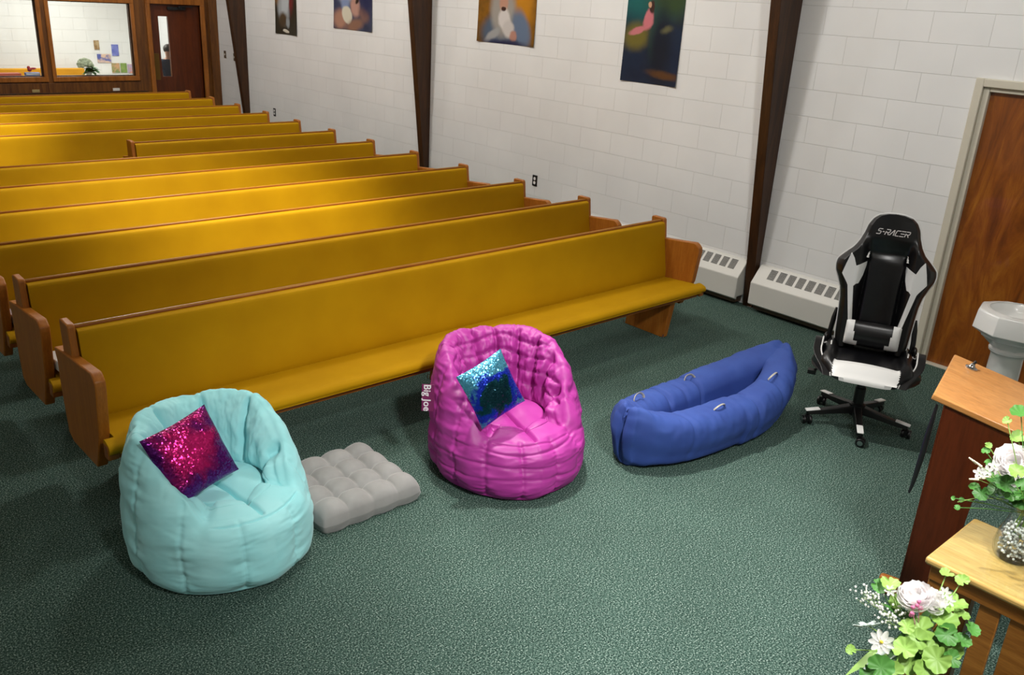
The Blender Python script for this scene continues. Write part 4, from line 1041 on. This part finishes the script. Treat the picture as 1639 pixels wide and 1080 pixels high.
def petal(b, base, d, up, L, W, mi, curl=.3, n=7, m_=5, tip=.6):
    d = d.normalized(); s_ = d.cross(up).normalized(); u_ = s_.cross(d); vs = []
    for i in range(n):
        t_ = i / (n - 1); wd = W * (sin(pi * min(1, t_ * tip + .12)) ** .8) * (1 if t_ < .85 else 1 - (t_ - .85) * 2.5)
        for j in range(m_):
            q_ = j / (m_ - 1) * 2 - 1
            p = base + d * (L * t_) + s_ * (wd * q_ * .5) + u_ * (curl * L * t_ * t_ - .25 * wd * (1 - q_ * q_) + .03 * L * sin(6 * q_ + 9 * t_))
            vs.append(tuple(p))
    fs = [(i * m_ + j, (i + 1) * m_ + j, (i + 1) * m_ + j + 1, i * m_ + j + 1) for i in range(n - 1) for j in range(m_ - 1)]
    b.add(vs, fs, mi)
def peony(b, c, R_, axis, mi=0, n=32):
    axis = axis.normalized(); ox = axis.orthogonal().normalized(); oy = axis.cross(ox)
    for k in range(n):
        f = k / n; a = k * 2.399; el = lerp(1.25, -.25, f ** .8); dirv = (ox * cos(a) + oy * sin(a)) * cos(el) + axis * sin(el)
        L = R_ * lerp(.75, 1.05, f); petal(b, c - axis * R_ * .25 , dirv, axis, L, R_ * lerp(.85, 1.35, f), mi, .35 if f > .3 else .1, tip=.7)
def flat_flower(b, c, R_, axis, n, mi, W=.45):
    axis = axis.normalized(); ox = axis.orthogonal().normalized(); oy = axis.cross(ox)
    for k in range(n):
        a = 2 * pi * k / n + .2; dirv = (ox * cos(a) + oy * sin(a)) + axis * .1
        petal(b, c, dirv, axis, R_, R_ * W, mi, .02, tip=.75)
LOW = {'leaf': [(-4.202, -1.695, 0.876, 0.026), (-4.208, -1.67, 0.858, 0.022), (-4.192, -1.73, 0.828, 0.03), (-4.263, -1.786, 0.817, 0.022), (-4.218, -1.809, 0.799, 0.036), (-4.145, -1.818, 0.854, 0.034), (-4.091, -1.841, 0.849, 0.028), (-4.155, -1.843, 0.817, 0.036), (-4.099, -1.863, 0.823, 0.022), (-4.186, -1.865, 0.804, 0.030), (-4.131, -1.907, 0.821, 0.022), (-4.159, -1.898, 0.789, 0.024), (-4.298, -1.806, 0.774, 0.032), (-4.249, -1.815, 0.788, 0.028), (-4.256, -1.878, 0.765, 0.036), (-4.208, -1.899, 0.756, 0.024), (-4.287, -1.865, 0.737, 0.032), (-4.374, -1.784, 0.737, 0.034), (-4.352, -1.81, 0.727, 0.028), (-4.366, -1.693, 0.73, 0.014), (-4.096, -1.798, 0.925, 0.019), (-4.067, -1.833, 0.909, 0.019), (-4.234, -1.843, 0.761, 0.03), (-4.297, -1.825, 0.74, 0.03), (-4.164, -1.882, 0.755, 0.03), (-4.185, -1.85, 0.751, 0.032), (-4.386, -1.761, 0.705, 0.024)],
  'gyp': [(-4.264, -1.66, 0.834), (-4.245, -1.68, 0.829), (-4.262, -1.707, 0.832), (-4.256, -1.731, 0.823), (-4.233, -1.747, 0.835), (-4.28, -1.728, 0.816), (-4.267, -1.649, 0.85), (-4.263, -1.75, 0.804), (-4.248, -1.668, 0.848), (-4.215, -1.765, .84)],
  'pink': [(-4.242, -1.778, 0.871), (-4.226, -1.789, 0.879), (-4.244, -1.785, 0.855)], 'white': [(-4.137, -1.819, 0.893), (-4.133, -1.834, 0.873), (-4.224, -1.707, 0.872)], 'c': (-4.19, -1.80, .74)}
UP = {'leaf': [(-3.408, -1.685, 1.186, 0.034), (-3.498, -1.676, 1.183, 0.014), (-3.56, -1.759, 1.053, 0.025), (-3.555, -1.783, 1.017, 0.02), (-3.378, -1.69, 1.091, 0.025), (-3.47, -1.648, 1.007, 0.012), (-3.468, -1.631, 1.042, 0.014), (-3.458, -1.631, 1.06, 0.012), (-3.519, -1.708, 0.945, 0.03), (-3.539, -1.672, 0.923, 0.024), (-3.543, -1.736, 0.99, 0.03), (-3.463, -1.772, 0.921, 0.034), (-3.521, -1.643, 0.926, 0.018), (-3.518, -1.689, 0.983, 0.022), (-3.506, -1.748, 0.948, 0.03), (-3.581, -1.607, 0.889, 0.008), (-3.578, -1.624, 0.86, 0.01), (-3.562, -1.627, 0.885, 0.009)],
  'white': [(-3.55, -1.652, 0.997), (-3.529, -1.668, 1.005), (-3.508, -1.678, 1.021), (-3.519, -1.744, 1.016)], 'bud': [(-3.551, -1.636, 1.026), (-3.541, -1.65, 1.017), (-3.558, -1.656, 0.976), (-3.541, -1.668, 0.981), (-3.527, -1.679, 0.986)], 'c': (-3.44, -1.79, .92)}
def bouquet(name, label, D, base):
    r = thing(name, label, 'bouquet', base); B0 = Vector(base); C0 = Vector(D['c']) - B0
    def toc(p): return (CAMP - B0 - p).normalized()
    for (x, y, z, rad) in D['leaf']:
        p = Vector((x, y, z)) - B0; b = MB()
        out = (p - C0).normalized(); nr = toc(p) * .65 + Vector((0, 0, .55)) + out * .35 + Vector([random.uniform(-.35, .35) for _ in range(3)])
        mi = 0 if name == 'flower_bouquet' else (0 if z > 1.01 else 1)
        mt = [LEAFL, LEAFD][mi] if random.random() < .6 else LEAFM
        scallop_leaf(b, p, rad, nr, random.uniform(0, 6), 0)
        b.tube([tuple(p), tuple(p.lerp(C0, .4) + Vector((0, 0, -.015))), tuple(C0 - Vector((0, 0, .05)))], .0016, 5)
        b.build('leaf', mt, r, auto=False)
    return r, toc, B0, C0
lo, toc, B0, C0 = bouquet('flower_bouquet', 'bouquet of white peony, daisy and pale green leaves at the bottom right corner', LOW, (-4.20, -1.81, .45))
def add_flower(r, B0, C0, p, fn, nm, mt):
    p = Vector(p) - B0; b = MB(); fn(b, p); b.tube([tuple(p), tuple(C0 - Vector((0, 0, .05)))], .0018, 5, len(mt) - 1); b.build(nm, mt, r, auto=False)
add_flower(lo, B0, C0, (-4.197, -1.766, .880), lambda b, p: (peony(b, p, .050, Vector((-.35, .15, .9)), 0), peony(b, p + Vector((.035, -.035, -.012)), .038, Vector((-.2, -.4, .8)), 0, 26)), 'peony', [PETP, STEM])
add_flower(lo, B0, C0, (-4.342, -1.758, .788), lambda b, p: (flat_flower(b, p, .034, toc(p), 9, 0), b.ball(tuple(p + toc(p) * .003), .005, 8, 1)), 'daisy', [PETW, YEL, STEM])
add_flower(lo, B0, C0, (-4.318, -1.702, .797), lambda b, p: flat_flower(b, p, .038, Vector((.2, .5, .8)), 5, 0, .5), 'white_lily', [SILV, STEM])
for (x, y, z) in LOW['white']: add_flower(lo, B0, C0, (x, y, z), lambda b, p: flat_flower(b, p, .017, toc(p), 6, 0, .5), 'small_white_flower', [PETW, STEM])
b = MB()
for (x, y, z) in LOW['gyp']:
    c = Vector((x, y, z)) - B0
    for k in range(13):
        p = c + Vector([random.gauss(0, .012) for _ in range(3)]); b.ball(tuple(p), random.uniform(.0022, .004), 6); 
        if k < 4: b.tube([tuple(p), tuple(c - Vector((0, 0, .02)))], .0005, 4, 1)
    b.tube([tuple(c), tuple(C0)], .0008, 4, 1)
o = b.build('baby_breath', [PETW, STEM], lo, auto=False); o['kind'] = 'stuff'
b = MB()
for (x, y, z) in LOW['pink']:
    c = Vector((x, y, z)) - B0
    for k in range(4): b.ball(tuple(c + Vector([random.gauss(0, .006) for _ in range(3)])), .0052, 8)
    b.tube([tuple(c), tuple(C0)], .001, 4)
b.build('pink_berries', PINKB, lo, auto=False)
for (dx, dy, dz, c) in ((-.16, .06, -.045, SILV), (-.13, .02, -.03, LEAFD), (-.17, .09, -.055, LEAFL), (-.06, .02, .0, LEAFD), (.0, .03, .03, LEAFD), (.03, 0, 0, SILV), (-.02, -.04, -.01, LEAFD), (.06, .0, .05, LEAFD), (-.03, .06, .06, LEAFD), (-.09, -.03, -.04, LEAFD), (.04, -.05, 0, LEAFD)):
    d = Vector((dx, dy, dz + .01)); M4 = Matrix.Translation(C0 + Vector((0, 0, .02))) @ d.to_track_quat('X', 'Z').to_matrix().to_4x4()
    vs, fs = leaf_verts(d.length * 1.05 + .03, .045, M4); MB().add(vs, fs).build('long_leaf', c, lo, auto=False)
GV = plain('frosted_vase_glass', 'c8ccc8', .15)
o = thing('flower_vase', 'glass vase under the bottom right bouquet', 'vase', (-4.20, -1.81, .45))
MB().lathe([(0, 0), (.045, 0), (.055, .03), (.05, .12), (.035, .2), (.045, .235), (.041, .235), (.031, .2), (.046, .12), (.05, .03), (0, .012)], 32).build('vase_body', GLASS, o)
ps = thing('plant_stand', 'small round wooden stand holding the bottom right bouquet', 'stand', (-4.20, -1.81, 0))
MB().lathe([(0, .42), (.14, .42), (.145, .435), (.14, .45), (0, .45)], 32).build('stand_top', M['table_wood'], ps)
MB().lathe([(0, .0), (.12, 0), (.12, .02), (.03, .05), (.022, .2), (.03, .4), (.06, .42), (0, .42)], 24).build('stand_post', M['table_wood'], ps)

VB = (-3.44, -1.79, TZ + .006)
up_, toc, B0, C0 = bouquet('vase_arrangement', 'pink-white flower and ivy arrangement in the pebble-filled glass vase', UP, VB)
add_flower(up_, B0, C0, (-3.45, -1.715, 1.035), lambda b, p: (peony(b, p, .062, Vector((-.6, -.1, .6)), 0), peony(b, p + Vector((-.03, .0, -.045)), .045, Vector((-.7, .1, .4)), 0, 26)), 'peony', [PETP, STEM])
for (x, y, z) in UP['white']: add_flower(up_, B0, C0, (x, y, z), lambda b, p: flat_flower(b, p, .019, toc(p), 5, 0, .6), 'small_white_flower', [PETW, STEM])
b = MB()
for i, (x, y, z) in enumerate(UP['bud']):
    c = Vector((x, y, z)) - B0
    for k in range(6): b.ball(tuple(c + Vector((-.004 * k, .0035 * k, .0035 * k if i < 2 else 0))), .0045 - .0003 * k, 6)
    b.tube([tuple(c), tuple(C0)], .0009, 4, 1)
b.build('cream_buds', [CREAMB, STEM], up_, auto=False)
for k in range(20):
    a = random.uniform(0, 2 * pi); d = Vector((cos(a) * .09, sin(a) * .09, random.uniform(-.02, .1)))
    M4 = Matrix.Translation(C0 + Vector((0, 0, .03))) @ d.to_track_quat('X', 'Z').to_matrix().to_4x4(); vs, fs = leaf_verts(.10, .04, M4); MB().add(vs, fs).build('ivy_leaf', LEAFD if k % 3 else LEAFM, up_, auto=False)
b = MB(); b.tube([(C0 + Vector((-.03, .03, .0))), (Vector((-3.54, -1.66, .90)) - B0), (Vector((-3.575, -1.62, .878)) - B0)], .0014, 5); b.build('trailing_stem', STEM, up_)
vz = thing('glass_vase', 'glass vase of clear pebbles on the oak flower table', 'vase', VB)
t = NT('vase_glass'); t.set(Roughness=.03, IOR=1.35, Transmission_Weight=1.0); t.b.inputs['Base Color'].default_value = (.93, .96, .95, 1); VG = t.m
MB().lathe([(0, 0), (.058, 0), (.066, .012), (.07, .04), (.064, .085), (.05, .125), (.043, .16), (.048, .19), (.055, .205), (.052, .205), (.045, .19), (.040, .16), (.047, .125), (.061, .085), (.066, .04), (.06, .014), (0, .008)], 40).build('vase_body', GLASS, vz)
t = NT('clear_pebble'); t.set(Roughness=.08, Specular_IOR_Level=.9); v = t.coord(); nz = t.noise(v, 55, 2); t.l(t.ramp(nz.outputs[0], [(.35, '9a9c96'), (.5, 'd0d2cc'), (.65, 'fafaf8')]), t.b.inputs['Base Color']); PEB = t.m
b = MB()
for k in range(360):
    z = random.uniform(.016, .125); R_ = (.058 if z < .07 else lerp(.058, .042, (z - .07) / .055)); a = random.uniform(0, 2 * pi); rr = R_ * sqrt(random.uniform(.25, 1)) - .004
    b.ball((rr * cos(a), rr * sin(a), z), random.uniform(.005, .008), 5, 0, (1, random.uniform(.7, 1), random.uniform(.6, .9)))
o = b.build('pebbles', PEB, vz, auto=False); o['kind'] = 'stuff'
b = MB()
for k in range(9):
    a = k * 2 * pi / 9; b.tube([(.03 * cos(a), .03 * sin(a), .09), (.012 * cos(a), .012 * sin(a), .16), (.02 * cos(a + 1), .02 * sin(a + 1), .23)], .0022, 5)
b.build('flower_stems', STEM, up_)
